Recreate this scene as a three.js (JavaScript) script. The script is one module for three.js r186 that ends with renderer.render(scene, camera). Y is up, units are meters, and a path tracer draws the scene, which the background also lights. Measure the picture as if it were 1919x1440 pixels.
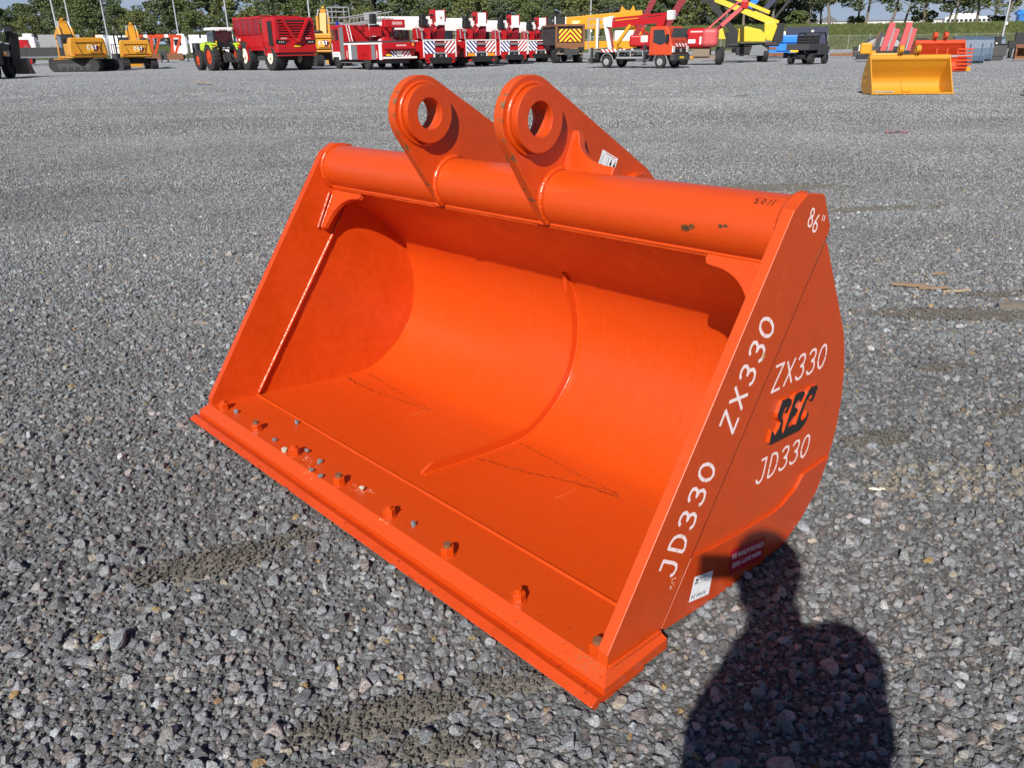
import * as THREE from 'three';
import { mergeGeometries, toCreasedNormals } from 'three/addons/utils/BufferGeometryUtils.js';
import { RoundedBoxGeometry } from 'three/addons/geometries/RoundedBoxGeometry.js';
import { ImprovedNoise } from 'three/addons/math/ImprovedNoise.js';
import { MarchingCubes } from 'three/addons/objects/MarchingCubes.js';

// ---------------------------------------------------------------- camera, sky, sun, exposure
const scene = new THREE.Scene();
const camera = new THREE.PerspectiveCamera(52.31, 1024 / 769, 0.03, 6000);
camera.position.set(0, 1.389, 0);
camera.rotation.order = 'YXZ';
camera.rotation.set(-0.4076, 0, -0.01394);
const renderer = new THREE.WebGLRenderer({ antialias: true });
renderer.toneMapping = THREE.LinearToneMapping;
renderer.toneMappingExposure = 1.38;
renderer.shadowMap.enabled = true;

const SUN_TRAVEL = new THREE.Vector3(0.2414, -0.5862, -0.7734);
const sun = new THREE.DirectionalLight(0xfff8f0, 4.9);
sun.position.copy(SUN_TRAVEL).multiplyScalar(-120);
sun.castShadow = true;
sun.shadow.mapSize.set(4096, 4096);
Object.assign(sun.shadow.camera, { left: -110, right: 110, top: 110, bottom: -110, near: 1, far: 420 });
sun.shadow.radius = 1;
scene.add(sun, sun.target);

const perlin = new ImprovedNoise();
const N3 = (x, y, z) => perlin.noise(x, y, z);
const fbm = (x, y, z, o = 4) => { let s = 0, a = 1, n = 0; for (let i = 0; i < o; i++) { s += a * N3(x, y, z + i * 7.3); n += a; a *= .5; x *= 2.03; y *= 2.03; z *= 2.03; } return s / n; };
function rng(seed) { let a = seed >>> 0; return () => { a = (a + 0x6D2B79F5) | 0; let t = Math.imul(a ^ (a >>> 15), 1 | a); t = (t + Math.imul(t ^ (t >>> 7), 61 | t)) ^ t; return ((t ^ (t >>> 14)) >>> 0) / 4294967296; }; }
const sstep = (a, b, x) => { const t = Math.min(1, Math.max(0, (x - a) / (b - a))); return t * t * (3 - 2 * t); };
const mix = (a, b, t) => a + (b - a) * t;

{ // a fair-weather sky: blue overhead, pale towards the horizon, thin broken cloud
  const W = 1024, H = 512, d = new Float32Array(W * H * 4);
  for (let j = 0; j < H; j++) for (let i = 0; i < W; i++) {
    const el = ((j + .5) / H - .5) * Math.PI, az = (i + .5) / W * 2 * Math.PI, s = Math.sin(el), c = Math.cos(el);
    const up = Math.max(0, s), k = Math.pow(1 - up, 4);
    let r = mix(.022, .30, k), g = mix(.05, .37, k), b = mix(.135, .47, k);
    const X = Math.cos(az) * c, Y = Math.sin(az) * c, q = 1 / (up + .16);
    const cl = sstep(.08, .42, fbm(X * q * 1.1 + 3.1, Y * q * 1.1, 4.2, 5)) * sstep(0, .06, s) * .55;
    r = mix(r, .5, cl); g = mix(g, .52, cl); b = mix(b, .55, cl);
    if (s < 0) { const f = sstep(0, -.05, s); r = mix(r, .16, f); g = mix(g, .16, f); b = mix(b, .16, f); }
    d.set([r, g, b, 1], (j * W + i) * 4);
  }
  const t = new THREE.DataTexture(d, W, H, THREE.RGBAFormat, THREE.FloatType);
  t.mapping = THREE.EquirectangularReflectionMapping; t.magFilter = t.minFilter = THREE.LinearFilter; t.wrapS = THREE.RepeatWrapping; t.needsUpdate = true;
  scene.background = t; scene.environment = t;
}

// ---------------------------------------------------------------- helpers
const lin = (r, g, b) => new THREE.Color().setRGB(r, g, b);
const V3 = (x, y, z) => new THREE.Vector3(x, y, z);
const used = {};
function numbered(n) { const k = used[n] = (used[n] ?? -1) + 1; return k ? n + '_' + String(k).padStart(3, '0') : n; }
function shade(o) { o.traverse(c => { if (c.isMesh) { c.castShadow = true; c.receiveShadow = true; } }); return o; }
function thing(name, label, category, pos = [0, 0, 0], turn = 0, group) {
  const o = new THREE.Group(); o.name = numbered(name); o.position.set(...pos); o.rotation.y = turn;
  o.userData = { label, category }; if (group) o.userData.group = group; scene.add(o); return o;
}
function solo(name, geo, mat, label, category, group) {
  const m = new THREE.Mesh(geo, mat); m.name = numbered(name); m.userData = { label, category }; if (group) m.userData.group = group;
  m.castShadow = m.receiveShadow = true; scene.add(m); return m;
}
function struct(name, geo, mat, parent = scene) {
  const m = new THREE.Mesh(geo, mat); m.name = parent === scene ? numbered(name) : name; if (parent === scene) m.userData = { kind: 'structure' };
  m.castShadow = m.receiveShadow = true; parent.add(m); return m;
}
function copyOf(o, pos, turn, label, scale) {
  const c = o.clone(); c.name = numbered(o.name.replace(/_\d{3}$/, '')); c.userData = { ...o.userData }; if (label) c.userData.label = label;
  c.position.set(...pos); c.rotation.y = turn; if (scale) c.scale.set(...scale); scene.add(c); return c;
}
function merge(gs) {
  const l = gs.flat(9).map(g => { const n = g.index ? g.toNonIndexed() : g; for (const k of Object.keys(n.attributes)) if (!['position', 'normal', 'uv'].includes(k)) n.deleteAttribute(k); if (!n.attributes.uv) n.setAttribute('uv', new THREE.BufferAttribute(new Float32Array(n.attributes.position.count * 2), 2)); return n; });
  return l.length === 1 ? l[0] : mergeGeometries(l, false);
}
function part(parent, name, mat, ...gs) {
  const m = new THREE.Mesh(merge(gs), mat); m.name = name; m.castShadow = m.receiveShadow = true; parent.add(m); return m;
}
const T = (g, x = 0, y = 0, z = 0, rx = 0, ry = 0, rz = 0) => { if (rx || ry || rz) g.applyMatrix4(new THREE.Matrix4().makeRotationFromEuler(new THREE.Euler(rx, ry, rz))); g.translate(x, y, z); return g; };
const box = (w, h, d, x, y, z, rx, ry, rz) => T(new THREE.BoxGeometry(w, h, d), x, y, z, rx, ry, rz);
const rbox = (w, h, d, r, x, y, z, rx, ry, rz) => T(new RoundedBoxGeometry(w, h, d, 2, Math.min(r, w / 2.01, h / 2.01, d / 2.01)), x, y, z, rx, ry, rz);
const cyl = (r0, r1, h, x, y, z, rx, ry, rz, n = 16) => T(new THREE.CylinderGeometry(r1, r0, h, n), x, y, z, rx, ry, rz);
const HALF = Math.PI / 2;
const cylX = (r, w, x, y, z, n = 20) => cyl(r, r, w, x, y, z, 0, 0, HALF, n);
function bar(a, b, w, h = w) { // a box from point a to point b
  const A = V3(...a), B = V3(...b), L = A.distanceTo(B), g = new THREE.BoxGeometry(w, h, L), q = new THREE.Quaternion();
  const m = new THREE.Matrix4().lookAt(A, B, Math.abs(B.clone().sub(A).normalize().y) > .98 ? V3(1, 0, 0) : V3(0, 1, 0)); q.setFromRotationMatrix(m);
  g.applyQuaternion(q); g.translate((a[0] + b[0]) / 2, (a[1] + b[1]) / 2, (a[2] + b[2]) / 2); return g;
}
function rod(a, b, r0, r1 = r0, n = 8) { // a round bar from a to b
  const A = V3(...a), B = V3(...b), L = A.distanceTo(B), g = new THREE.CylinderGeometry(r1, r0, L, n);
  g.applyQuaternion(new THREE.Quaternion().setFromUnitVectors(V3(0, 1, 0), B.clone().sub(A).normalize())); g.translate((a[0] + b[0]) / 2, (a[1] + b[1]) / 2, (a[2] + b[2]) / 2); return g;
}
function shapeOf(pts, holes = []) { const s = new THREE.Shape(pts.map(p => new THREE.Vector2(p[0], p[1]))); for (const h of holes) s.holes.push(new THREE.Path(h.map(p => new THREE.Vector2(p[0], p[1])))); return s; }
// polygon given as [z, y] pairs, extruded along x from x0 to x1
function exX(pts, x0, x1, bevel = 0, holes = []) {
  const g = new THREE.ExtrudeGeometry(shapeOf(pts, holes), { depth: x1 - x0 - 2 * bevel, bevelEnabled: bevel > 0, bevelThickness: bevel, bevelSize: bevel, bevelOffset: -bevel, bevelSegments: 2, curveSegments: 12 });
  g.rotateY(-HALF); g.translate(x1 - bevel, 0, 0); return g;
}
// polygon given as [x, y] pairs, extruded along z from z0 to z1
function exZ(pts, z0, z1, bevel = 0, holes = []) {
  const g = new THREE.ExtrudeGeometry(shapeOf(pts, holes), { depth: z1 - z0 - 2 * bevel, bevelEnabled: bevel > 0, bevelThickness: bevel, bevelSize: bevel, bevelOffset: -bevel, bevelSegments: 2, curveSegments: 12 });
  g.translate(0, 0, z0 + bevel); return g;
}
const ring = (cx, cy, r, n = 40) => Array.from({ length: n }, (_, i) => [cx + r * Math.cos(i / n * 2 * Math.PI), cy + r * Math.sin(i / n * 2 * Math.PI)]);
function tex(w, h, fn, srgb = true, repeat) { // fn(u, v) -> [r, g, b] 0..1 or a number
  const d = new Uint8Array(w * h * 4);
  for (let j = 0; j < h; j++) for (let i = 0; i < w; i++) { const c = fn((i + .5) / w, (j + .5) / h), k = (j * w + i) * 4; if (typeof c === 'number') d[k] = d[k + 1] = d[k + 2] = Math.max(0, Math.min(255, c * 255)); else for (let q = 0; q < 3; q++) d[k + q] = Math.max(0, Math.min(255, c[q] * 255)); d[k + 3] = 255; }
  const t = new THREE.DataTexture(d, w, h); t.wrapS = t.wrapT = THREE.RepeatWrapping; t.magFilter = THREE.LinearFilter; t.minFilter = THREE.LinearMipmapLinearFilter; t.generateMipmaps = true; if (srgb) t.colorSpace = THREE.SRGBColorSpace; if (repeat) t.repeat.set(repeat, repeat); t.needsUpdate = true; return t;
}
function canvasTex(w, h, draw) { const c = document.createElement('canvas'); c.width = w; c.height = h; draw(c.getContext('2d'), w, h); const t = new THREE.CanvasTexture(c); t.colorSpace = THREE.SRGBColorSpace; t.anisotropy = 8; return t; }
const mat = (c, rough = .6, metal = 0, extra = {}) => new THREE.MeshStandardMaterial({ color: c, roughness: rough, metalness: metal, ...extra });
// tileable value noise for small repeating textures
function tnoise(n, seed) { const r = rng(seed), a = Float32Array.from({ length: n * n }, r); return (u, v) => { const x = u * n, y = v * n, i = Math.floor(x), j = Math.floor(y), f = x - i, g = y - j, s = f * f * (3 - 2 * f), t = g * g * (3 - 2 * g), at = (p, q) => a[((q % n + n) % n) * n + (p % n + n) % n]; return mix(mix(at(i, j), at(i + 1, j), s), mix(at(i, j + 1), at(i + 1, j + 1), s), t); }; }

// ---------------------------------------------------------------- the gravel yard
const BX = V3(-0.68396, -0.01541, -0.72935), BY = V3(-0.01054, 0.99988, -0.01124), BZ = V3(0.72944, 0, -0.68404), BO = V3(0.14977, 0.022, -1.33046);
const bucketX = (x, z) => (x - BO.x) * BX.x + (z - BO.z) * BX.z, bucketZ = (x, z) => (x - BO.x) * BZ.x + (z - BO.z) * BZ.z;
const groundY = (x, z) => .022 * Math.tanh((1.05 - bucketX(x, z)) * .0154 / .022) + (z > -40 ? .012 * N3(x * .7, 1.5, z * .7) * sstep(-40, -25, z) : 0);
{
  // stones too far off to tell apart: a mosaic of stone colours with real relief
  const S = 2048, NC = 170, rr = rng(5), px = new Float32Array(NC * NC), py = new Float32Array(NC * NC), ph = new Float32Array(NC * NC), pc = [];
  for (let i = 0; i < NC * NC; i++) { px[i] = rr(); py[i] = rr(); ph[i] = rr(); const t = rr(); const g = .55 + .24 * rr() * rr() + .1 * rr(); pc.push(t < .05 ? [g * 1.45, g * 1.38, g * 1.22] : t < .2 ? [g * 1.03, g * .98, g * .97] : t < .4 ? [g * .93, g * 1.0, g * 1.0] : [g * .95, g * .985, g * 1.03]); }
  const hd = new Uint8Array(S * S * 4), cd = new Uint8Array(S * S * 4), n1 = tnoise(512, 3);
  for (let j = 0; j < S; j++) for (let i = 0; i < S; i++) {
    const x = i / S * NC, y = j / S * NC, ci = x | 0, cj = y | 0; let d1 = 9, d2 = 9, id = 0;
    for (let b = -1; b < 2; b++) for (let a = -1; a < 2; a++) { const p = (ci + a + NC) % NC, q = (cj + b + NC) % NC, k = q * NC + p, dx = ci + a + px[k] - x, dy = cj + b + py[k] - y, d = dx * dx + dy * dy; if (d < d1) { d2 = d1; d1 = d; id = k; } else if (d < d2) d2 = d; }
    const e = Math.sqrt(d2) - Math.sqrt(d1), h = Math.min(1, e * 2.2) * (.55 + .45 * ph[id]), k = (j * S + i) * 4, m = .88 + .24 * n1(i / S, j / S), c = pc[id];
    hd[k] = hd[k + 1] = hd[k + 2] = h * 255; hd[k + 3] = 255;
    for (let q = 0; q < 3; q++) cd[k + q] = Math.min(255, 255 * c[q] * m); cd[k + 3] = 255;
  }
  const mk = (d, s) => { const t = new THREE.DataTexture(d, S, S); t.wrapS = t.wrapT = THREE.RepeatWrapping; t.magFilter = THREE.LinearFilter; t.minFilter = THREE.LinearMipmapLinearFilter; t.generateMipmaps = true; if (s) t.colorSpace = THREE.SRGBColorSpace; t.needsUpdate = true; return t; };
  const m = new THREE.MeshStandardMaterial({ map: mk(cd, true), bumpMap: mk(hd, false), bumpScale: .028, roughness: .95, vertexColors: true });
  // one sheet from underfoot to the horizon, finer close to the camera
  const cuts = [-3000, -1500, -800, -400, -250, -160, -110, -80, -60]; for (let v = -44; v < 44; v += v < -12 || v >= 12 ? 2 : .25) cuts.push(v); cuts.push(44, 60, 80, 110, 160, 250, 400, 800, 1500, 3000);
  const n = cuts.length, P = [], U = [], C = [], I = [];
  for (let j = 0; j < n; j++) for (let i = 0; i < n; i++) {
    const x = cuts[i], z = cuts[j] - 10; P.push(x, groundY(x, z), z); U.push(x / 5, z / 5);
    const s = 1 + .16 * fbm(x * .11, 3.3, z * .11, 3) + .1 * N3(x * .035, 8.1, z * .035), w = .05 * N3(x * .2, 1, z * .2); C.push(s * (1 + w), s, s * (1 - w));
    if (i && j) { const a = (j - 1) * n + i - 1; I.push(a, a + n, a + 1, a + 1, a + n, a + n + 1); }
  }
  const g = new THREE.BufferGeometry(); g.setAttribute('position', new THREE.Float32BufferAttribute(P, 3)); g.setAttribute('uv', new THREE.Float32BufferAttribute(U, 2)); g.setAttribute('color', new THREE.Float32BufferAttribute(C, 3)); g.setIndex(I); g.computeVertexNormals();
  struct('ground', g, m);
}
// dark fines that lie under the loose stones
{
  const xs = [], zs = []; for (let v = -14; v <= 14; v += v < -12 || v >= 12 ? 2 : .25) xs.push(v); for (let v = -22; v <= 2; v += .25) zs.push(v);
  const P = [], U = [], I = []; zs.forEach((z, j) => xs.forEach((x, i) => { P.push(x, groundY(x, z) + .004, z); U.push(x / .7, z / .7); if (i && j) { const n = xs.length, a = (j - 1) * n + i - 1; I.push(a, a + n, a + 1, a + 1, a + n, a + n + 1); } }));
  const g = new THREE.BufferGeometry(); g.setAttribute('position', new THREE.Float32BufferAttribute(P, 3)); g.setAttribute('uv', new THREE.Float32BufferAttribute(U, 2)); g.setIndex(I); g.computeVertexNormals();
  const a = tnoise(256, 24), b = tnoise(60, 25); struct('stone_fines', g, mat(0xffffff, 1, 0, { map: tex(512, 512, (u, v) => { const k = .6 + .5 * a(u, v) + .3 * b(u, v); return [.33 * k, .328 * k, .32 * k]; }), bumpMap: tex(512, 512, (u, v) => .6 * a(u, v) + .4 * b(u, v), false), bumpScale: .006 }));
}
// bare earth showing through the gravel
const DIRT = [[-.9, -1.9, .22, .085, .35], [-.68, -2.02, .1, .045, .3], [-.3, -1.31, .22, .07, .25], [0, -1.4, .12, .04, .1], [-.15, -1.22, .15, .05, 0], [1.35, -2.6, .16, .07, .3], [1.95, -3.3, .16, .06, .2], [2.05, -2.85, .22, .035, .5], [2.5, -4.05, .7, .13, -.1], [3.0, -4.4, .4, .08, 0], [2.78, -8.35, 1.0, .3, 0], [3.2, -7.1, 1.0, .16, .1]];
{
  const nb = tnoise(128, 21), nc = tnoise(32, 22), nd = tnoise(256, 23);
  const f = (u, v) => .35 * nb(u, v) + .25 * nc(u, v) + .4 * nd(u, v);
  const m = new THREE.MeshStandardMaterial({ map: tex(512, 512, (u, v) => { const k = .68 + .5 * f(u, v); return [.46 * k, .445 * k, .41 * k]; }), bumpMap: tex(512, 512, (u, v) => f(u, v), false), bumpScale: .003, roughness: 1 });
  DIRT.forEach(([cx, cz, rx, rz, rot], q) => {
    const P = [], U = [], I = [], NR = Math.round(Math.max(rx, rz) > .6 ? 22 : 40), NA = 96;
    for (let r = 0; r <= NR; r++) for (let a = 0; a < NA; a++) {
      const t = a / NA * 2 * Math.PI, w = 1 + .55 * fbm(Math.cos(t) * 1.6 + q * 9, Math.sin(t) * 1.6, 2.2, 4), k = r / NR, lx = Math.cos(t) * rx * 1.1 * w * k, lz = Math.sin(t) * rz * 1.1 * w * k;
      const x = cx + lx * Math.cos(rot) - lz * Math.sin(rot), z = cz - lx * Math.sin(rot) - lz * Math.cos(rot);
      P.push(x, groundY(x, z) + .0085 - .022 * Math.pow(k, 5) + (1 - k * k) * (.003 * (1 + fbm(x * 8, 1, z * 8, 3)) + .005 * fbm(x * 60, 4, z * 60, 3)), z); U.push(x / .5, z / .5);
      if (r) { const b = (a + 1) % NA, o = (r - 1) * NA; I.push(o + a, o + b, o + NA + a, o + b, o + NA + b, o + NA + a); }
    }
    const g = new THREE.BufferGeometry(); g.setAttribute('position', new THREE.Float32BufferAttribute(P, 3)); g.setAttribute('uv', new THREE.Float32BufferAttribute(U, 2)); g.setIndex(I); g.computeVertexNormals();
    if (g.attributes.normal.getY(3) < 0) { g.index.array.reverse(); g.computeVertexNormals(); }
    struct('dirt_patch', g, m);
  });
}
function dirtAt(x, z) { let d = 0; for (const [cx, cz, rx, rz, rot] of DIRT) { const dx = x - cx, dz = -(z - cz), lx = (dx * Math.cos(rot) + dz * Math.sin(rot)) / rx, lz = (-dx * Math.sin(rot) + dz * Math.cos(rot)) / rz, k = lx * lx + lz * lz; if (k < 2.2) d = Math.max(d, 1 - sstep(.15, 1.15, k + .7 * fbm(x * 5, 2, z * 5, 3))); } return d; }
// crushed stones
function stoneGeo(seed, detail, cuts) {
  const r = rng(seed), g = new THREE.IcosahedronGeometry(1, detail), p = g.attributes.position, pl = [];
  for (let i = 0; i < cuts; i++) { const n = V3(r() - .5, r() - .5, r() - .5).normalize(); pl.push([n, .42 + .34 * r()]); }
  const v = new THREE.Vector3();
  for (let i = 0; i < p.count; i++) { v.fromBufferAttribute(p, i); for (const [n, d] of pl) { const k = v.dot(n) - d; if (k > 0) v.addScaledVector(n, -k); } v.multiplyScalar(1 + .035 * N3(v.x * 2.4 + seed, v.y * 2.4, v.z * 2.4)); p.setXYZ(i, v.x, v.y, v.z); }
  return toCreasedNormals(g, .32);
}
const STONE_TEX = (() => { const a = tnoise(16, 31), b = tnoise(64, 32), c = tnoise(128, 33), d = tnoise(12, 34); return tex(256, 256, (u, v) => { const vein = sstep(.035, 0, Math.abs(d(u, v) + .25 * a(u, v) - .62)) * sstep(.4, .7, a(u + .3, v)); const k = .48 + .2 * a(u, v) + .3 * b(u, v) + .26 * c(u, v) + .26 * vein; return [k * 1.01, k, k * .99]; }); })();
const STONE_BUMP = (() => { const a = tnoise(20, 35), b = tnoise(70, 36); return tex(256, 256, (u, v) => .6 * a(u, v) + .4 * b(u, v), false); })();
const stoneMat = new THREE.MeshStandardMaterial({ map: STONE_TEX, bumpMap: STONE_BUMP, bumpScale: .004, roughness: .82 });
function stoneColor(r, pale, c = new THREE.Color()) {
  const t = r(); let g = .145 + .22 * r() + .48 * r() * r() * r();
  if (pale || t < .02) { g = .34 + .22 * r(); return c.setRGB(g * 1.05, g * .97, g * .8); }
  if (t < .025) return c.setRGB(.5, .31 + .08 * r(), .17);
  if (t < .13) return c.setRGB(g * 1.08, g * .98, g * .95);
  if (t < .34) return c.setRGB(g * 1.0, g * 1.1, g * 1.13);
  if (t < .44) { g *= 1.35; return c.setRGB(g * .99, g, g * 1.01); }
  return c.setRGB(g * .9, g * .99, g * 1.08);
}
{
  const KINDS = 7, lists = Array.from({ length: KINDS }, () => ({ m: [], c: [] })), r = rng(77);
  const M4 = new THREE.Matrix4(), Q = new THREE.Quaternion(), E = new THREE.Euler(), c = new THREE.Color();
  const under = (x, z, s) => { const X = bucketX(x, z), Z = bucketZ(x, z); return X > (Z < .3 ? -.03 : .004) - s * .3 && X < 2.17 && Z > -.008 + s * .1 && Z < .99; };
  const lay = (x, z, s, lift) => {
    if (under(x, z, s)) return;
    const d = z > -12 ? dirtAt(x, z) : 0; let clod = false; if (d > .05 && r() < d * (z > -3.2 ? .93 : z > -5 ? .7 : .45)) { clod = true; s = Math.min(s * (.42 + .5 * r() * r()), .009); lift += .2; }
    const near = z > -9, pale = near && (((x - 1.5) / .32) ** 2 + ((z + 2.3) / .13) ** 2 < 1 ? r() < .5 : ((x + .28) / .3) ** 2 + ((z + 2.0) / .12) ** 2 < 1 ? r() < .14 : false);
    const a = s * (.8 + .4 * r()), b = s * (.58 + .3 * r()), e = s * (.7 + .35 * r());
    E.set((r() - .5) * .9, r() * 6.283, (r() - .5) * .9); Q.setFromEuler(E);
    M4.compose(V3(x, groundY(x, z) + .003 + b * lift + (clod ? .0125 : 0), z), Q, V3(a, b, e));
    const L = lists[(r() * KINDS) | 0]; L.m.push(...M4.elements); if (clod) { const k = .75 + .5 * r(); c.setRGB(.275 * k, .263 * k, .235 * k); } else { stoneColor(r, pale, c); const k = 1 + .3 * fbm(x * .45, 6.6, z * .45, 3) + .14 * N3(x * .22, 2.5, z * 1.3); c.multiplyScalar(k); } L.c.push(c.r, c.g, c.b);
  };
  const field = (z0, z1, step, lo, hi, lift, margin, pw = 2) => { for (let z = z0; z > z1; z -= step) { const w = -z * .69 + margin; for (let x = -w; x < w; x += step) lay(x + (r() - .5) * step * 1.2, z + (r() - .5) * step * 1.2, lo + (hi - lo) * Math.pow(r(), pw), lift + .3 * r()); } };
  field(-.75, -4.4, .0138, .0055, .0118, .1, .75);
  field(-.75, -4.4, .025, .008, .0165, .4, .75, 2.2);
  field(-.75, -5, .085, .013, .022, .45, .75, 1.8);
  field(-4.4, -8.5, .0175, .007, .0135, .15, .8);
  field(-4.4, -8.5, .05, .010, .018, .4, .8);
  field(-8.5, -15, .0255, .009, .0165, .25, .9);
  field(-15, -24, .044, .012, .021, .3, 1);
  field(-24, -34, .1, .016, .028, .35, 1);
  field(-34, -46, .19, .016, .03, .35, 1);
  field(-46, -60, .36, .016, .03, .35, 1);
  for (let i = 0; i < 360; i++) { const z = -1.1 - 5 * Math.pow(r(), 1.5), x = (r() * 2 - 1) * (-z * .7 + .3); lay(x, z, .018 + .017 * r() * r(), .5); }
  for (const [cx, cz, rx, rz, rot] of DIRT) { if (cz < -5) continue; const n = Math.round(rx * rz * 4 * (cz > -3.2 ? 15000 : 6000)); for (let i = 0; i < n; i++) { const a = (r() * 2 - 1) * 1.3 * rx, b = (r() * 2 - 1) * 1.3 * rz, x = cx + a * Math.cos(rot) - b * Math.sin(rot), z = cz - a * Math.sin(rot) - b * Math.cos(rot); if (dirtAt(x, z) < .12 + .6 * r() || under(x, z, 0)) continue; const s2 = .0028 + .0065 * r() * r(); E.set(r() * 6, r() * 6, r() * 6); Q.setFromEuler(E); M4.compose(V3(x, groundY(x, z) + .0105 + s2 * .4 + .004 * fbm(x * 20, 3, z * 20, 2), z), Q, V3(s2, s2 * .8, s2)); const L = lists[(r() * KINDS) | 0]; L.m.push(...M4.elements); const k = .7 + .55 * r(); L.c.push(.275 * k, .263 * k, .235 * k); } }
  const gravel = new THREE.Group(); gravel.name = 'gravel'; gravel.userData = { kind: 'stuff', label: 'crushed grey stone gravel covering the yard', category: 'gravel' }; scene.add(gravel);
  lists.forEach((L, k) => {
    const n = L.c.length / 3, im = new THREE.InstancedMesh(stoneGeo(100 + k, 2, 7 + k % 4), stoneMat, n); im.name = 'loose_stones'; im.userData = { kind: 'stuff' };
    im.instanceMatrix.array.set(L.m); im.instanceColor = new THREE.InstancedBufferAttribute(new Float32Array(L.c), 3); im.castShadow = im.receiveShadow = true; gravel.add(im);
  });
  console.log('stones', lists.reduce((s, L) => s + L.c.length / 3, 0));
}

// ---------------------------------------------------------------- the orange ditching bucket
const OR8 = '#c0430a';
const ORANGE = lin(.53, .055, .002);
const bucket = thing('excavator_bucket', 'large orange ditching bucket with stencilled white lettering standing on the gravel', 'bucket');
{
  bucket.matrixAutoUpdate = true;
  bucket.quaternion.setFromRotationMatrix(new THREE.Matrix4().makeBasis(BX, BY, BZ)); bucket.position.copy(BO);
  const WB = 2.135, r = rng(9);
  const pa = tnoise(8, 41), pb = tnoise(40, 42), pc = tnoise(160, 43), pd = tnoise(60, 44);
  const speckOf = sp => tex(1024, 1024, (u, v) => { const s = sstep(.83, .93, pd(u, v)) * sstep(.35, .75, pb(u, v)), k = .9 + .06 * pa(u, v) + .05 * pb(u, v) + .04 * pc(u, v) - sp * s; return [k, k * (1 - .05 * pa(v, u)), k]; });
  const speck = speckOf(.03), spots = speckOf(.2);
  const rmap = tex(512, 512, (u, v) => .72 + .22 * pb(u, v) + .18 * pa(u, v) - .08 * pc(u, v), false);
  const peel = tex(512, 512, (u, v) => .5 * pd(u, v) + .5 * pc(u, v), false);
  const paint = new THREE.MeshPhysicalMaterial({ color: ORANGE, map: speck, roughness: .46, roughnessMap: rmap, bumpMap: peel, bumpScale: .00035, clearcoat: .25, clearcoatRoughness: .3 });
  const spotted = paint.clone(); spotted.map = spots;
  const weld = new THREE.MeshPhysicalMaterial({ color: ORANGE, roughness: .34, clearcoat: .4, clearcoatRoughness: .22 });
  const sheet = (pts, th, x0, x1, uvs) => { // pts [z,y] along the inner face; th offsets to the right of travel
    const n = pts.length, P = [], U = [], I = [], L = [0]; for (let i = 1; i < n; i++) L.push(L[i - 1] + Math.hypot(pts[i][0] - pts[i - 1][0], pts[i][1] - pts[i - 1][1]));
    const off = pts.map((p, i) => { const a = pts[Math.max(0, i - 1)], b = pts[Math.min(n - 1, i + 1)], dx = b[0] - a[0], dy = b[1] - a[1], l = Math.hypot(dx, dy); return [p[0] + dy / l * th, p[1] - dx / l * th]; });
    const row = (arr, x, f) => arr.forEach((p, i) => { P.push(x, p[1], p[0]); U.push(f, L[i] / L[n - 1]); });
    row(pts, x0, 0); row(pts, x1, 1); row(off, x0, 0); row(off, x1, 1);
    for (let i = 0; i < n - 1; i++) { I.push(i, n + i, i + 1, n + i, n + i + 1, i + 1); const o = 2 * n; I.push(o + i, o + i + 1, o + n + i, o + n + i, o + i + 1, o + n + i + 1); }
    let g = new THREE.BufferGeometry(); g.setAttribute('position', new THREE.Float32BufferAttribute(P, 3)); g.setAttribute('uv', new THREE.Float32BufferAttribute(U, 2)); g.setIndex(I); g.computeVertexNormals();
    const caps = []; for (const i of [0, n - 1]) { const q = [[x0, pts[i]], [x1, pts[i]], [x1, off[i]], [x0, off[i]]].map(([x, p]) => [x, p[1], p[0]]); const c = new THREE.BufferGeometry(); c.setAttribute('position', new THREE.Float32BufferAttribute([...q[0], ...q[1], ...q[2], ...q[0], ...q[2], ...q[3]], 3)); c.computeVertexNormals(); caps.push(c); }
    return merge([g, ...caps]);
  };
  const smooth = (pts, n) => new THREE.CatmullRomCurve3(pts.map(p => V3(p[0], p[1], 0)), false, 'centripetal').getSpacedPoints(n).map(p => [p.x, p.y]);
  const bead = (pts, rad, seed, step = .0042, amp = .16) => { // rippled weld bead along 3-D points
    const curve = new THREE.CatmullRomCurve3(pts.map(p => V3(...p)), false, 'centripetal'), L = curve.getLength(), n = Math.min(700, Math.max(8, Math.round(L / step))), rr = rng(seed), K = 7;
    const fr = curve.computeFrenetFrames(n, false), P = [], I = [];
    let nn = V3(.3, .8, .52).normalize();
    for (let i = 0; i <= n; i++) {
      const p = curve.getPointAt(i / n), t = fr.tangents[i]; const a = nn.clone().addScaledVector(t, -nn.dot(t)).normalize(), b = t.clone().cross(a);
      const w = rad * (1 + amp * (i % 2 ? 1 : -1) * (.5 + rr()) + .22 * N3(i * .07, seed, 1.3)) * (i === 0 || i === n ? .55 : 1);
      for (let k = 0; k < K; k++) { const q = k / K * 6.2832; P.push(p.x + w * (a.x * Math.cos(q) + b.x * Math.sin(q)), p.y + w * (a.y * Math.cos(q) + b.y * Math.sin(q)), p.z + w * (a.z * Math.cos(q) + b.z * Math.sin(q))); }
      if (i) for (let k = 0; k < K; k++) { const o = (i - 1) * K, l = (k + 1) % K; I.push(o + k, o + K + k, o + l, o + l, o + K + k, o + K + l); }
    }
    const g = new THREE.BufferGeometry(); g.setAttribute('position', new THREE.Float32BufferAttribute(P, 3)); g.setIndex(I); g.computeVertexNormals(); return g;
  };
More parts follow.
